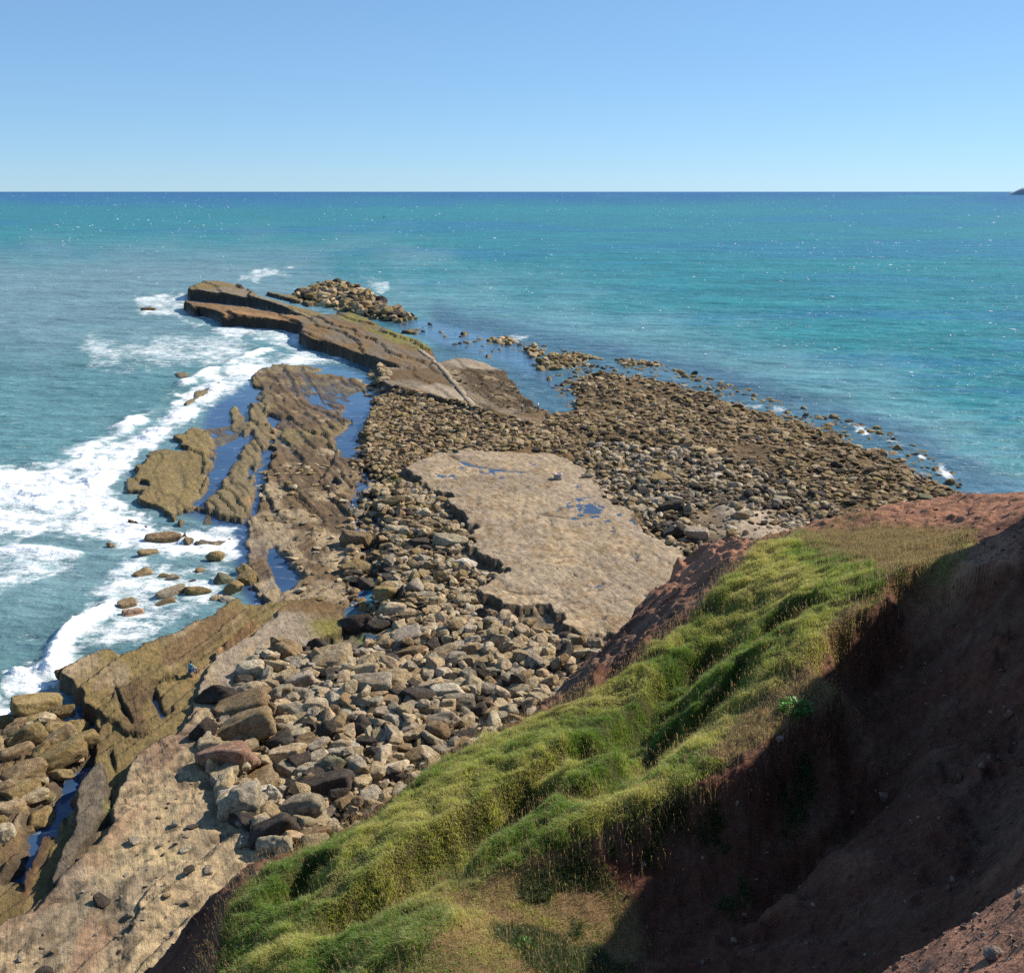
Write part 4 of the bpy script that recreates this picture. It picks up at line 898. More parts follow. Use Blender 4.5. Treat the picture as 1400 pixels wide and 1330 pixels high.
# the rill down the floor of the gully and the gouges in the clay
for L_, dp, w_ in (([(1260,930,28.2),(1225,1010,26.6),(1190,1060,25.6),(1120,1130,23.8),(1050,1190,22.4),(980,1240,21.4)], .55, .40), ([(1345,900,27.5),(1320,1010,24.5),(1300,1090,22.3)], .35, .5), ([(1390,950,26),(1370,1060,23),(1340,1150,20.6),(1300,1230,18.8)], .5, .6)):
    d, sd_, ps = sd_line(HX, HY, pl3(L_)); HZ = HZ - dp * np.exp(-((d + .2 * n2) / w_) ** 2) * sstep(0, .15, ps) * sstep(1, .8, ps)
clay = 1 - np.maximum(turf, patch)
nearf = sstep(9, 4, HY)
cr_, al_ = HX * .67 - HY * .74, HX * .74 + HY * .67
rill = ridged(cr_ / 1.6 + .35 * n2, al_ / 9, 431, 4)
HZ = HZ - clay * vis * (1 - sstep(34, 38, HY)) * (.26 * np.clip(rill, 0, 1) ** 2 + .05 * ridged(HX / .5, HY / .5, 432, 3))
HZ = HZ + (turf * (.26 * n1 + .11 * n2 + .06 * n3) + clay * (.16 * ridged(HX / 1.1, HY / 1.1, 412, 3) * sstep(6, 14, HY) + .30 * n1 * sstep(6, 14, HY) +   .18 * ridged(HX / 3.5, HY / 3.5, 409, 4) * sstep(6, 14, HY) + .10 * n2 * sstep(3, 9, HY) + .07 * n3) + .05 * n3 + .014 * n4 * (1 + nearf))
# the sea cliff below the edge
drop = np.maximum(0, -sd_out + .5 * n2)
HZ = HZ - drop * 2.6 - .4 * ridged(HX / 2, HY / 2, 410, 3) * sstep(0, 1.5, drop)
face = hmask([(a, b) for a, b, _ in G_LINE[:9]] + [(735,970),(780,930),(820,892),(872,838),(915,798),(927,762),(958,746),(1000,734),(1085,728)], 8, 5) * vis * (1 - turf)
HZ = HZ - face * (.9 * np.abs(fbm(HX / 2.2, HY / 5, 411, 4)) + .25 * n2)
HZ = np.maximum(HZ, -2.5)
upx, upy = proj(HX, HY, HZ)
CLY, CLD, CLL, SOIL, DRYC = np.array([.165, .076, .051]), np.array([.085, .038, .028]), np.array([.33, .175, .115]), np.array([.075, .062, .026]), np.array([.27, .17, .085])
HC = np.empty(HX.shape + (3,)); HC[:] = CLY
def hc_(m, c): HC[:] = HC * (1 - m[..., None]) + np.asarray(c) * m[..., None]
hc_(sstep(.0, .6, n1) * .6, CLD); hc_(sstep(.15, .55, n2) * .5, CLL)
hc_(sstep(.1, .5, fbm(HX / 3, HY / 1.2, 420, 4)) * .35 * vis, np.array([.20, .15, .11]))
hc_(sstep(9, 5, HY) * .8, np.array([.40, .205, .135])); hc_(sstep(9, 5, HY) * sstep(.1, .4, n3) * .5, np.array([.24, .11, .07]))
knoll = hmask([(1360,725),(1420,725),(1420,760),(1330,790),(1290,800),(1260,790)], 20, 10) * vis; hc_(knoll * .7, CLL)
hc_(vis * (1 - sstep(36, 41, HY)) * (1 - knoll) * .8, HC * np.array([.80, .70, .64])); hc_(sstep(40, 46, HY) * sstep(8, 11, HX) * .9, np.array([.34, .165, .10]) * (1 + .25 * n2[..., None])); hc_(turf, SOIL); hc_(patch * .8, DRYC * .9); hc_(dry * .8, DRYC)  # shade painted into the gully clay, the sunlit far hill coloured lighter
bare = sstep(0, .8, drop); hc_(bare * .6, CLY)
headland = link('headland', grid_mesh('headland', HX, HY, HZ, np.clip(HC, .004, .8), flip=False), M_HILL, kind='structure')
_fi = np.interp
def hill_h(x, y):
    t = x / np.maximum(y, 2.2)
    fi = np.clip(np.interp(t, tx, np.arange(len(tx))), 0, len(tx) - 1.001); fj = np.clip(np.interp(y, yh, np.arange(len(yh))), 0, len(yh) - 1.001)
    i, j = fi.astype(int), fj.astype(int); u, v = fi - i, fj - j
    return (HZ[j, i] * (1 - u) + HZ[j, i + 1] * u) * (1 - v) + (HZ[j + 1, i] * (1 - u) + HZ[j + 1, i + 1] * u) * v

# ---- turf: single blades
gx, gy = np.gradient(HZ, axis=1), np.gradient(HZ, axis=0)
def cellpick(dens, n, seed):
    rg = np.random.default_rng(seed)
    dz1 = HZ[1:, :-1] - HZ[:-1, :-1]; dz2 = HZ[:-1, 1:] - HZ[:-1, :-1]; dy1 = HY[1:, :-1] - HY[:-1, :-1]; dx2 = np.abs(HX[:-1, 1:] - HX[:-1, :-1]) + 1e-6
    area = dy1 * dx2 * np.minimum(np.sqrt(1 + (dz1 / dy1) ** 2 + (dz2 / dx2) ** 2), 4)
    wgt = (dens[:-1, :-1] * area).ravel(); wgt = wgt / wgt.sum()
    c = rg.choice(len(wgt), n, p=wgt); j, i = c // (HX.shape[1] - 1), c % (HX.shape[1] - 1)
    u, v = rg.random(n), rg.random(n)
    f = lambda A_: (A_[j, i] * (1 - u) + A_[j, i + 1] * u) * (1 - v) + (A_[j + 1, i] * (1 - u) + A_[j + 1, i + 1] * u) * v
    return f(HX), f(HY), f(HZ), j, i, rg
def blades(name, x, y, z, L, Wd, col, lean, az, curve, mat, root=None):
    n = len(x); rg = np.random.default_rng(5)
    dx, dy = np.cos(az), np.sin(az)
    ta = rg.uniform(0, 2 * np.pi, n); wx, wy = np.cos(ta) * Wd / 2, np.sin(ta) * Wd / 2
    co = np.empty((n, 5, 3)); b = np.stack([x, y, z - .02], -1)
    m = b + np.stack([dx * lean * L * .4, dy * lean * L * .4, L * .6], -1)
    tip = b + np.stack([dx * (lean + curve) * L, dy * (lean + curve) * L, L * np.clip(1 - .5 * (lean + curve) ** 2, .35, 1)], -1)
    wv = np.stack([wx, wy, 0 * wx], -1)
    co[:, 0] = b - wv; co[:, 1] = b + wv; co[:, 2] = m - wv * .75; co[:, 3] = m + wv * .75; co[:, 4] = tip
    k = np.arange(n)[:, None] * 5
    lo = np.concatenate([k + 0, k + 1, k + 3, k + 2, k + 2, k + 3, k + 4], 1).ravel()
    st = (np.arange(n)[:, None] * 7 + np.array([0, 4])).ravel(); to = np.tile([4, 3], n)
    cc = np.repeat(col[:, None, :], 5, 1)
    if root is not None: cc[:, 4] = cc[:, 4] * .55 + root * .45
    return link(name, mesh_np(name, co.reshape(-1, 3), lo, st, to, True, cc.reshape(-1, 3)), mat, kind='stuff')
inview = sstep(-60, -10, upx) * sstep(1460, 1410, upx) * sstep(1420, 1360, upy)
gd = np.clip(turf * (1 - .92 * dry) * (.55 + .6 * sstep(-.4, .4, n2)) + patch * .8 * (1 - .5 * sstep(760, 800, upx)), 0, 1.5) * inview
NB = 480000
x, y, z, j, i, rg = cellpick(gd, NB, 31)
tuft = fbm(x / .9, y / .9, 501, 3); hue = fbm(x / 3.5, y / 3.5, 502, 3)
clump = np.clip(fbm(x / .45, y / .45, 503, 2) * 1.6, -.6, 1.2)
L = (.07 + .15 * rg.random(NB)) * (1 + .6 * np.clip(tuft, -.5, 1)) * (1 + .55 * clump) * np.where(patch[j, i] > turf[j, i], .55, 1) * (1 - .45 * dry[j, i])
g1, g2, g3 = np.array([.13, .25, .02]), np.array([.50, .54, .07]), np.array([.58, .48, .21])
t1 = np.clip(.42 + 1.3 * hue + .5 * tuft + .28 * rg.normal(0, 1, NB), 0, 1)[:, None]
col = g1 * (1 - t1) + g2 * t1
t2 = (rg.random(NB) < np.clip(.20 + .60 * hue + .55 * dry[j, i] + .22 * patch[j, i] + .2 * sstep(.2, .6, tuft), 0, .9))[:, None] * rg.uniform(.5, 1, (NB, 1))
col = col * (1 - t2) + g3 * t2
az = math.radians(200) + rg.normal(0, 1.1, NB)
blades('turf_grass', x, y, z, L, .008 + .008 * rg.random(NB), col, np.abs(rg.normal(.40, .25, NB)), az, np.abs(rg.normal(.3, .2, NB)), M_GRASS, np.array([.46, .42, .13]))
# ---- dry grass on the bare crown, and tall seeding stalks
dd_ = np.clip(dry * 1.0 + hmask([(1100,745),(1330,735),(1300,775),(1150,800)], 30, 10) * .3 + .25 * patch, 0, 1.3) * inview
ND = 60000
x, y, z, j, i, rg = cellpick(dd_, ND, 32)
col = np.array([.36, .25, .12]) * rg.uniform(.6, 1.25, (ND, 1)) + np.array([-.06, .02, -.02]) * (rg.random((ND, 1)) < .3)
blades('dry_grass', x, y, z, .10 + .16 * rg.random(ND), .009 + .008 * rg.random(ND), col, np.abs(rg.normal(.3, .2, ND)), rg.uniform(0, 6.28, ND), np.abs(rg.normal(.2, .2, ND)), M_GRASS)
cl_d, cl_s, _ = sd_line(HX, HY, pl3(C_LINE))
sk = np.clip(gd * .35 + np.exp(-(cl_d / .8) ** 2) * .9 * vis + hmask([(560,1290),(800,1250),(900,1290),(930,1340),(600,1340)], 30, 10) * .5 * vis + hmask([(700,1250),(900,1180),(1050,1230),(950,1330),(800,1330)], 40, 20) * .10 * vis + .9 * np.exp(-(sd_line(HX, HY, pl3(G_LINE))[0] / .7) ** 2) * vis, 0, 1.2) * inview
NS_ = 9000
x, y, z, j, i, rg = cellpick(sk, NS_, 33)
L = rg.uniform(.35, .75, NS_); az = math.radians(195) + rg.normal(0, .9, NS_); ln = np.abs(rg.normal(.18, .15, NS_))
col = np.array([.42, .31, .15]) * rg.uniform(.7, 1.2, (NS_, 1))
# each stalk: a thin stem blade and a thicker seed head
blades('seed_stalk_grass', x, y, z, L, np.full(NS_, .0065), col, ln, az, ln * .5, M_GRASS)
tipx, tipy, tipz = x + np.cos(az) * ln * 1.2 * L, y + np.sin(az) * ln * 1.2 * L, z + L * .86
blades('seed_head_grass', tipx, tipy, tipz, rg.uniform(.07, .14, NS_), np.full(NS_, .017), col * np.array([1.0, .85, .75]), ln, az, ln, M_GRASS)
# ---- weeds growing in the shaded clay
wd = (1 - turf) * vis * hmask([(700,1250),(860,1150),(1000,1080),(1100,1060),(1040,1180),(930,1290),(760,1320)], 60, 40) * sstep(.05, .35, n2) * inview
NW = 22000
x, y, z, j, i, rg = cellpick(wd + 1e-9, NW, 34)
col = np.array([.085, .12, .03]) * rg.uniform(.6, 1.3, (NW, 1))
blades('weed_grass', x, y, z, .08 + .18 * rg.random(NW), .010 + .01 * rg.random(NW), col, np.abs(rg.normal(.4, .2, NW)), rg.uniform(0, 6.28, NW), np.abs(rg.normal(.3, .2, NW)), M_GRASS)
# ---- loose stones on the clay
NG = 16000
gdn = clay * inview * (.30 * vis + 40 * sstep(9, 5, HY) + .1 * knoll)
x, y, z, j, i, rg = cellpick(gdn, NG, 35)
v0, f0 = ico(1); sz = np.where(y < 9, rg.uniform(.004, .012, NG), rg.uniform(.02, .07, NG)) * (1 + 1.5 * (rg.random(NG) < .04))
R_ = v0[None] * (1 + .25 * rg.normal(0, 1, (NG, len(v0), 1))) * sz[:, None, None] * rg.uniform(.6, 1.2, (NG, 1, 3))
R_ += np.stack([x, y, z + sz * .25], -1)[:, None, :]
cst = np.array([.22, .14, .10]) * rg.uniform(.5, 1.5, (NG, 1)) + np.array([.06, .07, .07]) * (rg.random((NG, 1)) < .3)
link('loose_gravel', tri_mesh('loose_gravel', R_.reshape(-1, 3), (f0[None] + (np.arange(NG) * len(v0))[:, None, None]).reshape(-1, 3), np.repeat(cst, len(v0), 0), False), M_HILL, kind='stuff')
# ================================================================== BUILD THE BOULDERS: 300 individuals, the rest as rubble
HULL_PX = [(a, b + 4) for a, b, _ in S_LINE] + [(2000, 1500), (100, 1500)]
for q in ROCKS: q['hid'] = inpoly(q['qx'], q['qy'], HULL_PX)
ROCKS = [q for q in ROCKS if not (q['hid'] and inpoly(q['qx'], q['qy'] - 60, HULL_PX)) and -70 < q['qx'] < 1470 and q['qy'] < 1380]
cand = [q for q in ROCKS if not q['hid'] and 4 < q['qx'] < 1396 and q['qy'] < 1325]
hand = [q for q in cand if q['hand']]
auto = sorted((q for q in cand if not q['hand']), key=lambda q: -q['px'])
IND = hand + auto[:300 - len(hand)]
ids = {id(q) for q in IND}
def col_of(q, rg):
    c = np.array(TONES[q['tone']]) * rg.uniform(.78, 1.18)
    return c * (1 + rg.normal(0, .015, 3))
def build_rock(q, sub, rg):
    p, f = rock_shape(sub, q['dims'], q['style'], rg)
    return p @ rot_m(q['yaw'], q['pitch'], q['roll']).T, f
rgb_ = np.random.default_rng(2024)
BCO, BTR, BCL, off = [], [], [], 0
for q in ROCKS:
    if id(q) in ids: continue
    p, f = build_rock(q, 2 if q['px'] > 7.5 else 1, rgb_)
    BCO.append(p + np.array([q['x'], q['y'], q['z']])); BTR.append(f + off); BCL.append(np.repeat(col_of(q, rgb_)[None], len(p), 0)); off += len(p)
link('rock_rubble', tri_mesh('rock_rubble', np.concatenate(BCO), np.concatenate(BTR), np.concatenate(BCL), False), M_ROCK, kind='stuff')
print('rubble stones', len(BCO), 'individuals', len(IND))
MARKS = [(300,955,'beside the flat tan ledge'),(280,1000,'at the near heap\'s seaward rim'),(312,1050,'at the edge of the pitted slab'),(335,1105,'at the heap\'s near left corner'),(395,1140,'at the foot of the grass tip'),(450,1105,'beside the lower grass edge'),
 (385,893,'on the heap\'s far left crown'),(440,885,'near the green weed pool'),(360,945,'above the seaward rim slabs'),(415,960,'in the upper near heap'),(395,1015,'in the middle near heap'),(430,1055,'in the lower near heap'),(475,960,'in the heap\'s broad middle'),(475,1015,'around the small white block'),(520,1035,'by the middle grass edge'),
 (530,930,'past the heap\'s middle'),(560,985,'between heap middle and grass'),(560,880,'inland of the weed pool'),(620,900,'below the big slab\'s lip'),(610,950,'left of the red clay patch'),(650,1000,'above the upper grass edge'),(680,930,'around the red clay patch'),(720,890,'under the big slab\'s corner'),(770,900,'at the foot of the cliff'),(740,960,'just below the dark cliff foot'),
 (495,690,'beside the blue tide pools'),(540,690,'near the slab\'s dark left corner'),(500,745,'below the blue tide pools'),(550,735,'halfway from pools to slab'),(615,740,'against the slab\'s left edge'),(500,800,'above the weed pool'),(560,790,'in the middle boulder ground'),(620,790,'off the slab\'s near left lip'),(490,848,'touching the weed pool'),(560,835,'between weed pool and slab'),(690,850,'in the shade of the slab lip'),
 (910,690,'along the slab\'s right edge'),(940,725,'behind the red cliff nub'),(850,640,'at the slab\'s far right corner'),(1000,650,'on the wide right rubble'),(1070,690,'by the pale sand patch'),(1170,650,'on the outer right rubble'),(1260,665,'near the right hand surf'),
 (45,955,'at the left surf edge'),(85,970,'beside the olive left ledge'),(40,1000,'in the left shore blocks'),(95,1015,'beside the dark cleft'),(30,1050,'low in the left shore blocks'),(80,1060,'above the near rock gullies'),(15,1110,'at the near left gully'),
 (225,740,'in the white breaker wash'),(205,790,'awash in the outer foam'),(265,805,'awash off the olive platform'),(320,805,'by the green shore rocks'),(205,424,'in foam off the far ledges'),(620,460,'in the far blue channel'),(770,495,'on the small far skerry'),(460,400,'on the farthest skerry'),(400,720,'on the weedy middle ledges'),(200,1180,'lying on the near pitted slab'),(60,1270,'at the near slab\'s left end'),(560,600,'on the brown middle rubble')]
TW = {'pale':'pale','tan':'tan','brown':'brown','grey':'grey','dark':'dark','olive':'olive brown','white':'whitish','pink':'pinkish tan','greygreen':'greenish grey'}
SW = {'block':'blocky','slab':'slab shaped','long':'long','layered':'layered','jagged':'jagged','round':'rounded'}
ORD = ['nearest','second','third','fourth','fifth','sixth','seventh','eighth','ninth','tenth','eleventh','twelfth','thirteenth','fourteenth','fifteenth']
NUM = ['zero','one','two','three','four','five','six','seven','eight','nine','ten','eleven','twelve','thirteen','fourteen','fifteen']
ZG = {'F':'boulders of the near heap','M':'boulders between the tide pools and the slab','R':'boulders of the right rubble beach','L':'blocks along the left shore','S':'rocks awash in the surf','K':'rocks of the far skerries','B':'boulders of the middle rubble','E':'stones on the weedy ledges','g':'boulders of the near heap','G':'stones on the near pitted slab'}
for k_, q in enumerate(IND):
    sub = 4 if q['px'] > 20 else 3
    p, f = build_rock(q, sub, rgb_)
    me = tri_mesh('boulder', p, f, np.repeat(col_of(q, rgb_)[None], len(p), 0), q['px'] > 26)
    q['ob'] = link('boulder', me, M_ROCK, loc=(q['x'], q['y'], q['z']), cat='boulder', group=ZG[q['zone']])
    Lm = max(q['dims']); sz = 'small ' if Lm < 1.1 else '' if Lm < 1.8 else 'big ' if Lm < 2.6 else 'huge '
    mk = min(MARKS, key=lambda m: (m[0] - q['qx']) ** 2 + (m[1] - q['qy']) ** 2)[2]
    q['lab'] = (sz + TW[q['tone']], SW[q['style']], mk)
byl = {}
for q in IND: byl.setdefault(q['lab'], []).append(q)
for (a, b, mk), L_ in byl.items():
    L_.sort(key=lambda q: q['y'])
    for k, q in enumerate(L_):
        t = '%s %s boulder %s' % (a, b, mk)
        if len(L_) == 2: t += (', nearer the viewer of two' if k == 0 else ', farther off of two')
        elif len(L_) > 2: t += ', %s of %s outward' % (ORD[k], NUM[len(L_)])
        q['ob']['label'] = t
labs = [q['ob']['label'] for q in IND]
print('labels', len(set(labs)), len(labs), 'longest', max(len(t.replace(',', ' ').split()) for t in labs), [t for t in labs if len(t.split()) > 15][:4])
# ================================================================== SMALL THINGS
def attr_mat(name, rough=.7):
    t = NT(name); n = t.noise(t.pos((1, 1, 1), obj=True), 14, 3)
    t.principled(t.mix(1, t.attr('col').outputs['Color'], t.ramp(n, [(.3, .8), (.7, 1.15)]), 'MULTIPLY'), rough, .3); return t.m
M_ATT = attr_mat('painted_or_cloth')
class MB:
    """collects tubes, ellipsoids and lathes into one mesh"""
    def __init__(s): s.co, s.f, s.c = [], [], []
    def add(s, co, f, col):
        o = len(s.co); s.co += [tuple(p) for p in co]; s.f += [tuple(i + o for i in q) for q in f]; s.c += [tuple(col)] * len(co)
    def lathe(s, prof, col, n=20, c=(0, 0, 0), axis=None, wob=0):
        co, f = [], []
        for r, z in prof:
            for k in range(n):
                a = 2 * math.pi * k / n; w_ = 1 + wob * math.sin(3 * a + 5 * z) * .5 + wob * math.sin(7 * a + 2)
                p = Vector((r * w_ * math.cos(a), r * w_ * math.sin(a), z))
                if axis is not None: p = axis @ p
                co.append((p.x + c[0], p.y + c[1], p.z + c[2]))
        m = len(prof)
        for i in range(m - 1):
            for k in range(n):
                f.append((i * n + k, i * n + (k + 1) % n, (i + 1) * n + (k + 1) % n, (i + 1) * n + k))
        f.append(tuple(range(n))[::-1]); f.append(tuple((m - 1) * n + k for k in range(n)))
        s.add(co, f, col)
    def ell(s, c, r, col, n=12, m=8, rot=None):
        prof = [(math.sin(math.pi * (i + .15) / (m - .7)), -math.cos(math.pi * (i + .15) / (m - .7))) for i in range(m)]
        co, f = [], []
        for rr, z in prof:
            for k in range(n):
                a = 2 * math.pi * k / n; p = Vector((abs(rr) * math.cos(a) * r[0], abs(rr) * math.sin(a) * r[1], z * r[2]))
                if rot is not None: p = rot @ p
                co.append((p.x + c[0], p.y + c[1], p.z + c[2]))
        for i in range(m - 1):
            for k in range(n): f.append((i * n + k, i * n + (k + 1) % n, (i + 1) * n + (k + 1) % n, (i + 1) * n + k))
        f.append(tuple(range(n))[::-1]); f.append(tuple((m - 1) * n + k for k in range(n)))
        s.add(co, f, col)
    def build(s, name, parent=None, **kw):
        me = bpy.data.meshes.new(name); me.from_pydata(s.co, [], s.f)
        a = me.color_attributes.new('col', 'FLOAT_COLOR', 'POINT')
        a.data.foreach_set('color', np.concatenate([np.array(s.c, np.float32), np.ones((len(s.c), 1), np.float32)], 1).ravel())
        me.polygons.foreach_set('use_smooth', np.ones(len(s.f), bool)); me.update()
        return link(name, me, M_ATT, parent, **kw)
def empty(name, loc, rz=0, label=None, cat=None, group=None):
    o = bpy.data.objects.new(name, None); COL.objects.link(o); o.location = loc; o.rotation_euler = (0, 0, rz)
    o.empty_display_size = .2
    for k, v in (('label', label), ('category', cat), ('group', group)):
        if v: o[k] = v
    return o

# ---- people: one skinned body each, clothing colours by region, hair as a child
def person(px_, py_, z_, yaw, label, joints, top, legs, shoes, skin, hair, group=None):
    x, y = ground(px_, py_, z_); x, y = float(x), float(y); z = float(max(reef_h(x, y), 0)); x, y = map(float, ground(px_, py_, z)); z = float(max(reef_h(x, y), 0))
    root = empty('person', (x, y, z), yaw, label, 'person', group)
    names = list(joints); idx = {n: i for i, n in enumerate(names)}
    V = [joints[n][0] for n in names]; R = [joints[n][1] for n in names]
    E = [('pelvis','waist'),('waist','chest'),('chest','neck'),('neck','jaw'),('jaw','skull')]
    for s in 'lr':
        E += [('chest','shoulder_'+s),('shoulder_'+s,'elbow_'+s),('elbow_'+s,'wrist_'+s),('wrist_'+s,'knuckle_'+s),('pelvis','hip_'+s),('hip_'+s,'knee_'+s),('knee_'+s,'ankle_'+s),('ankle_'+s,'toe_'+s)]
        for k in range(4):
            names.append('f%d%s' % (k, s)); a, b = Vector(joints['wrist_'+s][0]), Vector(joints['knuckle_'+s][0]); d = (b - a).normalized()
            side = Vector((0, 1, 0)) if abs(d.y) < .8 else Vector((1, 0, 0))
            V.append(tuple(b + d * (.075 + .012 * (k in (1, 2))) + side * (.02 * (k - 1.5)))); R.append(.009); idx[names[-1]] = len(V) - 1
            E.append(('knuckle_'+s, names[-1]))
        names.append('t' + s); V.append(tuple(a + d * .07 + side * .05)); R.append(.010); idx[names[-1]] = len(V) - 1; E.append(('wrist_'+s, names[-1]))
    me = bpy.data.meshes.new('person_body'); me.from_pydata(V, [(idx[a], idx[b]) for a, b in E], [])
    ob = bpy.data.objects.new('tmp', me); COL.objects.link(ob)
    md = ob.modifiers.new('skin', 'SKIN'); ob.modifiers.new('sub', 'SUBSURF').levels = 2
    for i, r in enumerate(R):
        sv = me.skin_vertices[0].data[i]; sv.radius = r if hasattr(r, '__len__') else (r, r); sv.use_root = (i == 0)
    dg = bpy.context.evaluated_depsgraph_get(); m2 = bpy.data.meshes.new_from_object(ob.evaluated_get(dg))
    bpy.data.objects.remove(ob); m2.name = 'body'
    n = len(m2.vertices); co = np.empty(n * 3); m2.vertices.foreach_get('co', co); co = co.reshape(-1, 3)
    P = np.array(V); segs = [(idx[a], idx[b], a, b) for a, b in E]; best = np.full(n, 9.0); lab = np.zeros((n, 3))
    for a, b, na, nb in segs:
        ab = P[b] - P[a]; t = np.clip(((co - P[a]) @ ab) / (ab @ ab + 1e-9), 0, 1); d = np.linalg.norm(co - P[a] - t[:, None] * ab, axis=1)
        if 'toe' in nb or 'toe' in na: c = shoes
        elif any(k in na for k in ('hip', 'knee')) or na == 'pelvis': c = legs
        elif na in ('neck', 'jaw') or 'wrist' in na or 'knuckle' in na or 'elbow' in na: c = skin
        else: c = top
        m_ = d < best; best[m_] = d[m_]; lab[m_] = c
    a = m2.color_attributes.new('col', 'FLOAT_COLOR', 'POINT'); a.data.foreach_set('color', np.concatenate([lab, np.ones((n, 1))], 1).astype(np.float32).ravel())
    m2.polygons.foreach_set('use_smooth', np.ones(len(m2.polygons), bool))
    m2.materials.clear()
    link('body', m2, M_ATT, root)
    J, K = Vector(joints['jaw'][0]), Vector(joints['skull'][0]); h = MB()
    h.ell(tuple((J + K) / 2 + Vector((0, .025, .035))), (.092, .105, .10), hair, rot=None); h.build('hair', root)
    fc = MB(); c = (J + K) / 2
    for s in (-1, 1): fc.ell((c.x + s * .032, c.y - .098, c.z + .0), (.012, .008, .008), (.05, .04, .04), 8, 6); fc.ell((c.x + s * .09, c.y + .0, c.z - .01), (.014, .025, .03), skin, 8, 6)
    fc.ell((c.x, c.y - .108, c.z - .03), (.014, .02, .022), skin, 8, 6); fc.ell((c.x, c.y - .095, c.z - .07), (.026, .01, .008), (.28, .10, .08), 8, 6)
    fc.build('face', root)
    return root
def standing(step=.12, bend=0):
    J = {'pelvis': ((0, 0, .93), (.15, .11)), 'waist': ((0, -bend * .3, 1.08), (.13, .095)), 'chest': ((0, -bend * .7, 1.34), (.165, .11)), 'neck': ((0, -bend - .0, 1.50), .055), 'jaw': ((0, -bend - .02, 1.58), .075), 'skull': ((0, -bend - .02, 1.68), .088)}
    for s, k in (('l', 1), ('r', -1)):
        f = -step * k
        J.update({'shoulder_'+s: ((.19 * k, -bend * .8, 1.43), .06), 'elbow_'+s: ((.25 * k, .03 + f * -.5, 1.15), .045), 'wrist_'+s: ((.26 * k, -.06 + f * -.6, .92), .03), 'knuckle_'+s: ((.26 * k, -.09 + f * -.6, .84), .028),
                  'hip_'+s: ((.10 * k, 0, .88), .09), 'knee_'+s: ((.11 * k, f * .5 - .03, .50), .062), 'ankle_'+s: ((.12 * k, f, .09), .042), 'toe_'+s: ((.13 * k, f - .17, .04), .035)})
    return J
def sitting():
    J = {'pelvis': ((0, 0, .42), (.16, .13)), 'waist': ((0, -.03, .58), (.14, .11)), 'chest': ((0, -.10, .82), (.17, .12)), 'neck': ((0, -.16, .98), .055), 'jaw': ((0, -.20, 1.05), .075), 'skull': ((0, -.21, 1.15), .09)}
    for s, k in (('l', 1), ('r', -1)):
        J.update({'shoulder_'+s: ((.19 * k, -.12, .91), .06), 'elbow_'+s: ((.25 * k, -.20, .66), .045), 'wrist_'+s: ((.16 * k, -.42, .58), .03), 'knuckle_'+s: ((.13 * k, -.50, .57), .028),
                  'hip_'+s: ((.10 * k, -.02, .40), .095), 'knee_'+s: ((.14 * k, -.45, .50), .066), 'ankle_'+s: ((.14 * k, -.52, .09), .042), 'toe_'+s: ((.15 * k, -.70, .04), .035)})
    return J
SKN = (.50, .30, .22)
WALK = 'walkers beside the shallow pool'
person(713.5, 565.5, 1.0, math.radians(115), 'person in a white top and dark legwear at the pool\'s left end', standing(.16), (.75, .72, .76), (.035, .04, .08), (.7, .68, .66), SKN, (.10, .06, .04), WALK)
person(735.5, 564.0, 1.0, math.radians(250), 'person in a white top and navy trousers at the pool\'s right end', standing(.06), (.78, .74, .74), (.03, .03, .07), (.08, .07, .07), SKN, (.55, .38, .26), WALK)
person(260.5, 927.0, 1.6, math.radians(150), 'person in a teal top and blue jeans sitting by the dark cleft', sitting(), (.10, .30, .34), (.035, .075, .20), (.08, .07, .07), SKN, (.07, .045, .03))

st_ = bpy.data.objects['person.002']; p, f = rock_shape(3, (.62, .55, .50), 'block', rgb_)
me = tri_mesh('boulder', p, f, np.tile(np.array(TONES['brown']), (len(p), 1)))
link('boulder', me, M_ROCK, loc=(st_.location.x, st_.location.y, st_.location.z + .06), label='low brown block under the seated person in teal', cat='boulder')
# ---- hollow concrete base on the slab
x, y = map(float, ground(763, 655, PLZ)); z = float(reef_h(x, y))
t_ = empty('concrete_base', (x, y, z), .4, 'round hollow concrete base standing alone on the big flat slab', 'concrete base')
b = MB(); b.lathe([(.52, -.12), (.53, .25), (.50, .66), (.36, .66), (.35, .2), (.05, .18)], (.30, .27, .25), 28, wob=.025); b.build('wall', t_)
b = MB(); b.lathe([(.57, .655), (.585, .71), (.57, .77), (.36, .765), (.352, .66)], (.50, .38, .33), 28, wob=.02); b.build('rim', t_)

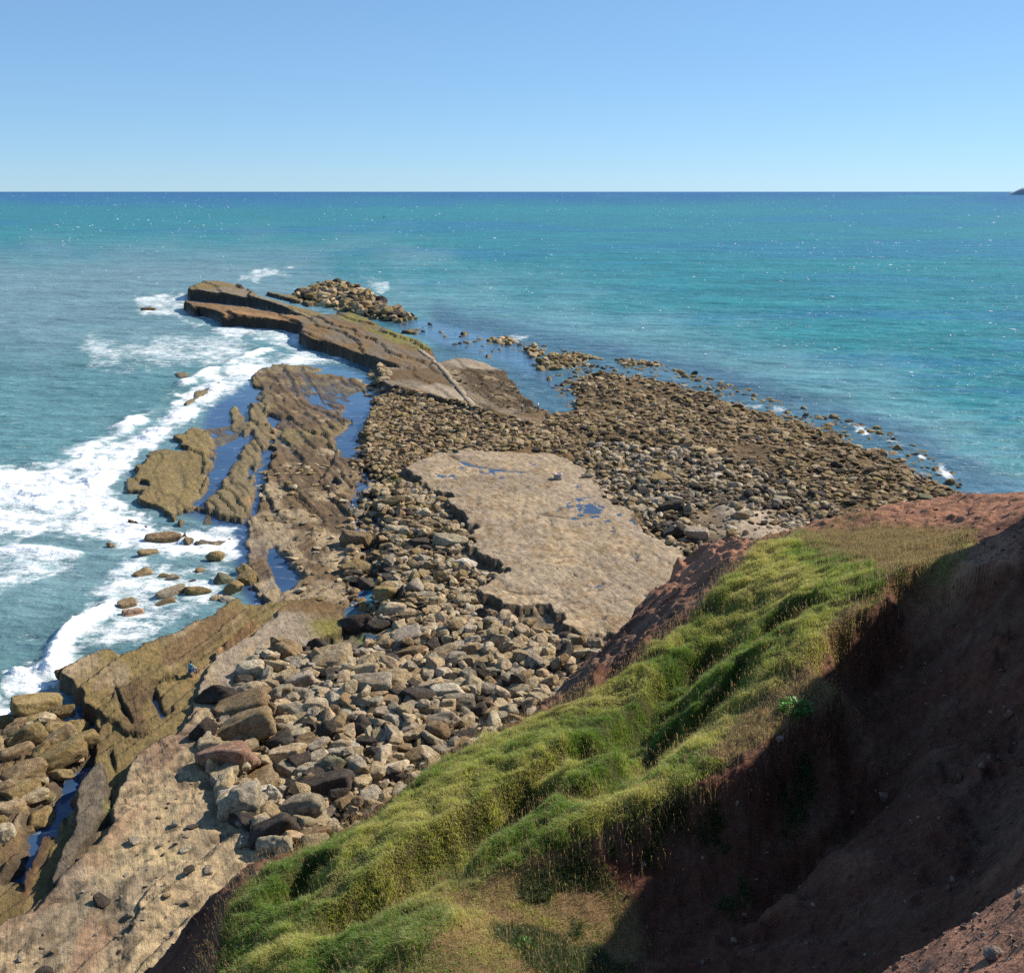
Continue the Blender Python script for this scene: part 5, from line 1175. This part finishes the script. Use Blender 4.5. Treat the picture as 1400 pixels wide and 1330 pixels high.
# ---- resting gulls on the far ledge
def gull():
    b = MB(); W_, G_ = (.80, .80, .80), (.40, .43, .47)
    b.ell((0, 0, .17), (.20, .085, .085), W_, rot=Matrix.Rotation(-.15, 3, 'Y')); b.ell((.19, 0, .27), (.06, .05, .05), W_); b.ell((.12, 0, .22), (.09, .05, .06), W_, rot=Matrix.Rotation(-.7, 3, 'Y'))
    for s in (-1, 1): b.ell((-.06, .07 * s, .19), (.20, .03, .06), G_, rot=Matrix.Rotation(.08, 3, 'Y')); b.lathe([(.008, 0), (.007, .12)], (.5, .35, .2), 6, (0, .03 * s, 0))
    b.ell((-.27, 0, .18), (.10, .045, .015), W_); b.ell((.265, 0, .262), (.035, .012, .012), (.6, .45, .08), 8, 6)
    return b.build('gull')
gl = None
for k, (a, c) in enumerate([(331,404),(335,405.5),(338,403.5),(341,406),(344,404.5),(346,406.5),(349,405),(352,407),(355,406),(333,406.8),(339,408),(347,408.4),(329,405.6),(343,402.8)]):
    x, y = map(float, ground(a, c, 3.6)); z = float(reef_h(x, y))
    if gl is None: gl = gull(); o = gl
    else: o = gl.copy(); COL.objects.link(o)
    o.location = (x, y, z); o.rotation_euler = (0, 0, rng.uniform(0, 6.28)); o.scale = (1.5,) * 3
    o['label'] = 'small pale gull resting in a flock on the far reef ledge'; o['category'] = 'gull'; o['group'] = 'gulls resting on the far ledge'
# ---- slender post on the far ledge
x, y = map(float, ground(365.5, 411, 3.4)); z = float(reef_h(x, y))
b = MB(); b.lathe([(.22, -.3), (.20, .15), (.09, .22), (.075, 2.6), (.10, 2.65), (.10, 2.85), (.02, 2.9)], (.06, .05, .045), 12); b.build('post', loc=(x, y, z), label='slender dark post standing on the far reef ledge beside the gulls', cat='post')
# ---- buoy out at sea
x, y = map(float, ground(525, 298, 0)); t_ = empty('buoy', (x, y, 0), 0, 'small dark buoy floating alone on the open sea', 'buoy')
b = MB(); b.lathe([(.5, -.6), (1.3, -.2), (1.4, .5), (1.2, .8), (.5, .95)], (.035, .035, .04), 18); b.build('float', t_)
b = MB()
for k in range(4):
    a = k * math.pi / 2; b.lathe([(.07, 0), (.06, 2.2)], (.04, .04, .04), 8, (.55 * math.cos(a), .55 * math.sin(a), .85), Matrix.Rotation(-.18, 3, Vector((-math.sin(a), math.cos(a), 0))))
b.lathe([(.5, 2.9), (.55, 3.0), (.5, 3.1)], (.04, .04, .04), 14); b.build('tower', t_)
b = MB(); b.lathe([(.06, 3.05), (.42, 3.1), (.03, 3.75), (.42, 4.4), (.04, 4.45)], (.03, .03, .03), 12); b.build('topmark', t_)
# ---- chalk headland on the horizon
nn = 60; hx_ = np.linspace(4855, 9000, nn); top = 58 * sstep(4840, 4900, hx_) + 20 * sstep(4900, 5100, hx_) + 7 * fbm(hx_ / 300, hx_ * 0, 610, 4)
rows = []
for dy, k in ((0, -.1), (18, .55), (45, .93), (300, 1.04), (1200, 1.1), (2600, -.1)): rows.append(np.stack([hx_ * (1 + dy / 9500) - 385 + 20 * fbm(hx_ / 160, hx_ * 0 + dy, 611, 3), 9500 + dy + 90 * fbm(hx_ / 220, hx_ * 0 + 2, 612, 3), np.maximum(top * k, -3)], -1))
R_ = np.stack(rows); t = NT('far_cliff'); t.principled(t.ramp(t.noise(t.pos(), .01, 4), [(.35, (.36, .40, .44)), (.65, (.46, .49, .52))]), .95, .1)  # pale chalk tinted bluish, the haze of distance put into its colour
link('hills', grid_mesh('hills', R_[..., 0], R_[..., 1], R_[..., 2], flip=False), t.m, kind='structure')

# ---- leafy plants and a stone on the cliff
def hill_hit(a, b_, y0=2.5, y1=75):
    Y = np.linspace(y0, y1, 3000); x, y, z = at_depth(a, b_, Y); h = hill_h(x, Y); k = int(np.argmax(h >= z)); return float(x[k]), float(Y[k]), float(h[k])
def leafy(name, a, b_, R, H_, n, col, label, seed, y0=8, ls=1.0):
    x, y, z = hill_hit(a, b_, y0); rg = np.random.default_rng(seed)
    t_ = empty(name, (x, y, z), 0, label, 'plant'); co, lo, cc = [], [], []; st = MB()
    for k in range(n):
        az = rg.uniform(0, 6.28); r = R * math.sqrt(rg.random()); hh = H_ * rg.uniform(.25, 1) * (1 - .4 * (r / R) ** 2); L = R * rg.uniform(.22, .42) * ls; w = L * .36
        d = np.array([math.cos(az), math.sin(az), 0]); s = np.array([-d[1], d[0], 0]); c = d * r + np.array([0, 0, hh]); ti = rg.normal(.15, .35)
        up = np.array([0, 0, 1]); u = d * math.cos(ti) + up * math.sin(ti); nrm = up * math.cos(ti) - d * math.sin(ti)
        i0 = len(co); co += [c, c + u * L * .45 + s * w + nrm * .02, c + u * L, c + u * L * .45 - s * w + nrm * .02, c + u * L * .5 - nrm * .015]
        lo += [(i0, i0 + 4, i0 + 1), (i0 + 1, i0 + 4, i0 + 2), (i0 + 2, i0 + 4, i0 + 3), (i0 + 3, i0 + 4, i0)]; cc += [np.array(col) * rg.uniform(.65, 1.25)] * 5
        if k % 6 == 0: st.lathe([(.006, 0), (.004, 1)], (.10, .12, .03), 5, (0, 0, 0), Matrix(((hh * .0 + 1, 0, c[0]), (0, 1, c[1]), (0, 0, hh))))
    link('foliage', tri_mesh('foliage', np.array(co), np.array(lo), np.array(cc), False), M_GRASS, t_)
    st.build('stem', t_)
leafy('leafy_plant', 1086, 974, .42, .40, 200, (.10, .30, .04), 'bright green leafy plant on the edge of the shaded gully', 1)
leafy('leafy_plant', 716, 1298, .26, .24, 130, (.12, .24, .04), 'low green plant beside the sunlit grass patch at the bottom', 2)
leafy('leafy_plant', 1180, 1336, .10, .12, 80, (.24, .30, .06), 'small yellow green plant at the near rim of the gully', 3, 3)
x, y, z = hill_hit(1357, 1313, 2.0); p, f = rock_shape(3, (.085, .06, .045), 'round', rgb_)
link('stone', tri_mesh('stone', p, f, np.tile(np.array([.42, .36, .33]), (len(p), 1))), M_ROCK, loc=(x, y, z + .012), label='pale rounded stone lying on the red gravel of the near rim', cat='stone')
# ================================================================== SKY, SUN, CAMERA
w = bpy.data.worlds.new('World'); scene.world = w; w.use_nodes = True
nt = w.node_tree; bg = nt.nodes['Background']
sky = nt.nodes.new('ShaderNodeTexSky'); sky.sky_type = 'NISHITA'; sky.sun_disc = False
sky.sun_elevation = SUN_EL; sky.sun_rotation = math.radians(90) - SUN_AZ
sky.altitude = 0; sky.air_density = .7; sky.dust_density = 0; sky.ozone_density = 8
K_ = .141
def vm(op, a, b):
    n = nt.nodes.new('ShaderNodeVectorMath'); n.operation = op; nt.links.new(a, n.inputs[0])
    if op == 'SCALE': n.inputs['Scale'].default_value = b
    else: n.inputs[1].default_value = b
    return n.outputs[0]
gm = nt.nodes.new('ShaderNodeGamma'); gm.inputs[1].default_value = .55        # flattens the contrast between zenith and horizon
nt.links.new(vm('SCALE', sky.outputs[0], K_), gm.inputs[0])
nt.links.new(vm('SCALE', vm('MULTIPLY', gm.outputs[0], (.60, .775, .90)), 1 / K_), bg.inputs[0]); bg.inputs[1].default_value = .10
ld = bpy.data.lights.new('sun', 'SUN'); ld.energy = 5.0; ld.angle = math.radians(.5); ld.color = (1.0, .92, .79)
so = bpy.data.objects.new('sun', ld); COL.objects.link(so)
so.rotation_euler = Vector(SUN).to_track_quat('Z', 'Y').to_euler(); so.location = (60, 60, 90)
cd = bpy.data.cameras.new('camera'); cd.sensor_fit = 'HORIZONTAL'; cd.sensor_width = 36; cd.lens = 36 * FPX / 1400; cd.clip_start = .05; cd.clip_end = 200000
co_ = bpy.data.objects.new('camera', cd); COL.objects.link(co_)
co_.location = (0, 0, EYE); co_.rotation_euler = (math.pi / 2 - TH, 0, 0)
scene.camera = co_
vs = scene.view_settings; vs.view_transform = 'Standard'; vs.look = 'None'; vs.exposure = .50; vs.gamma = 1
scene.cycles.max_bounces = 5; scene.cycles.diffuse_bounces = 2; scene.cycles.glossy_bounces = 2; scene.cycles.transmission_bounces = 2
scene.cycles.use_denoising = False
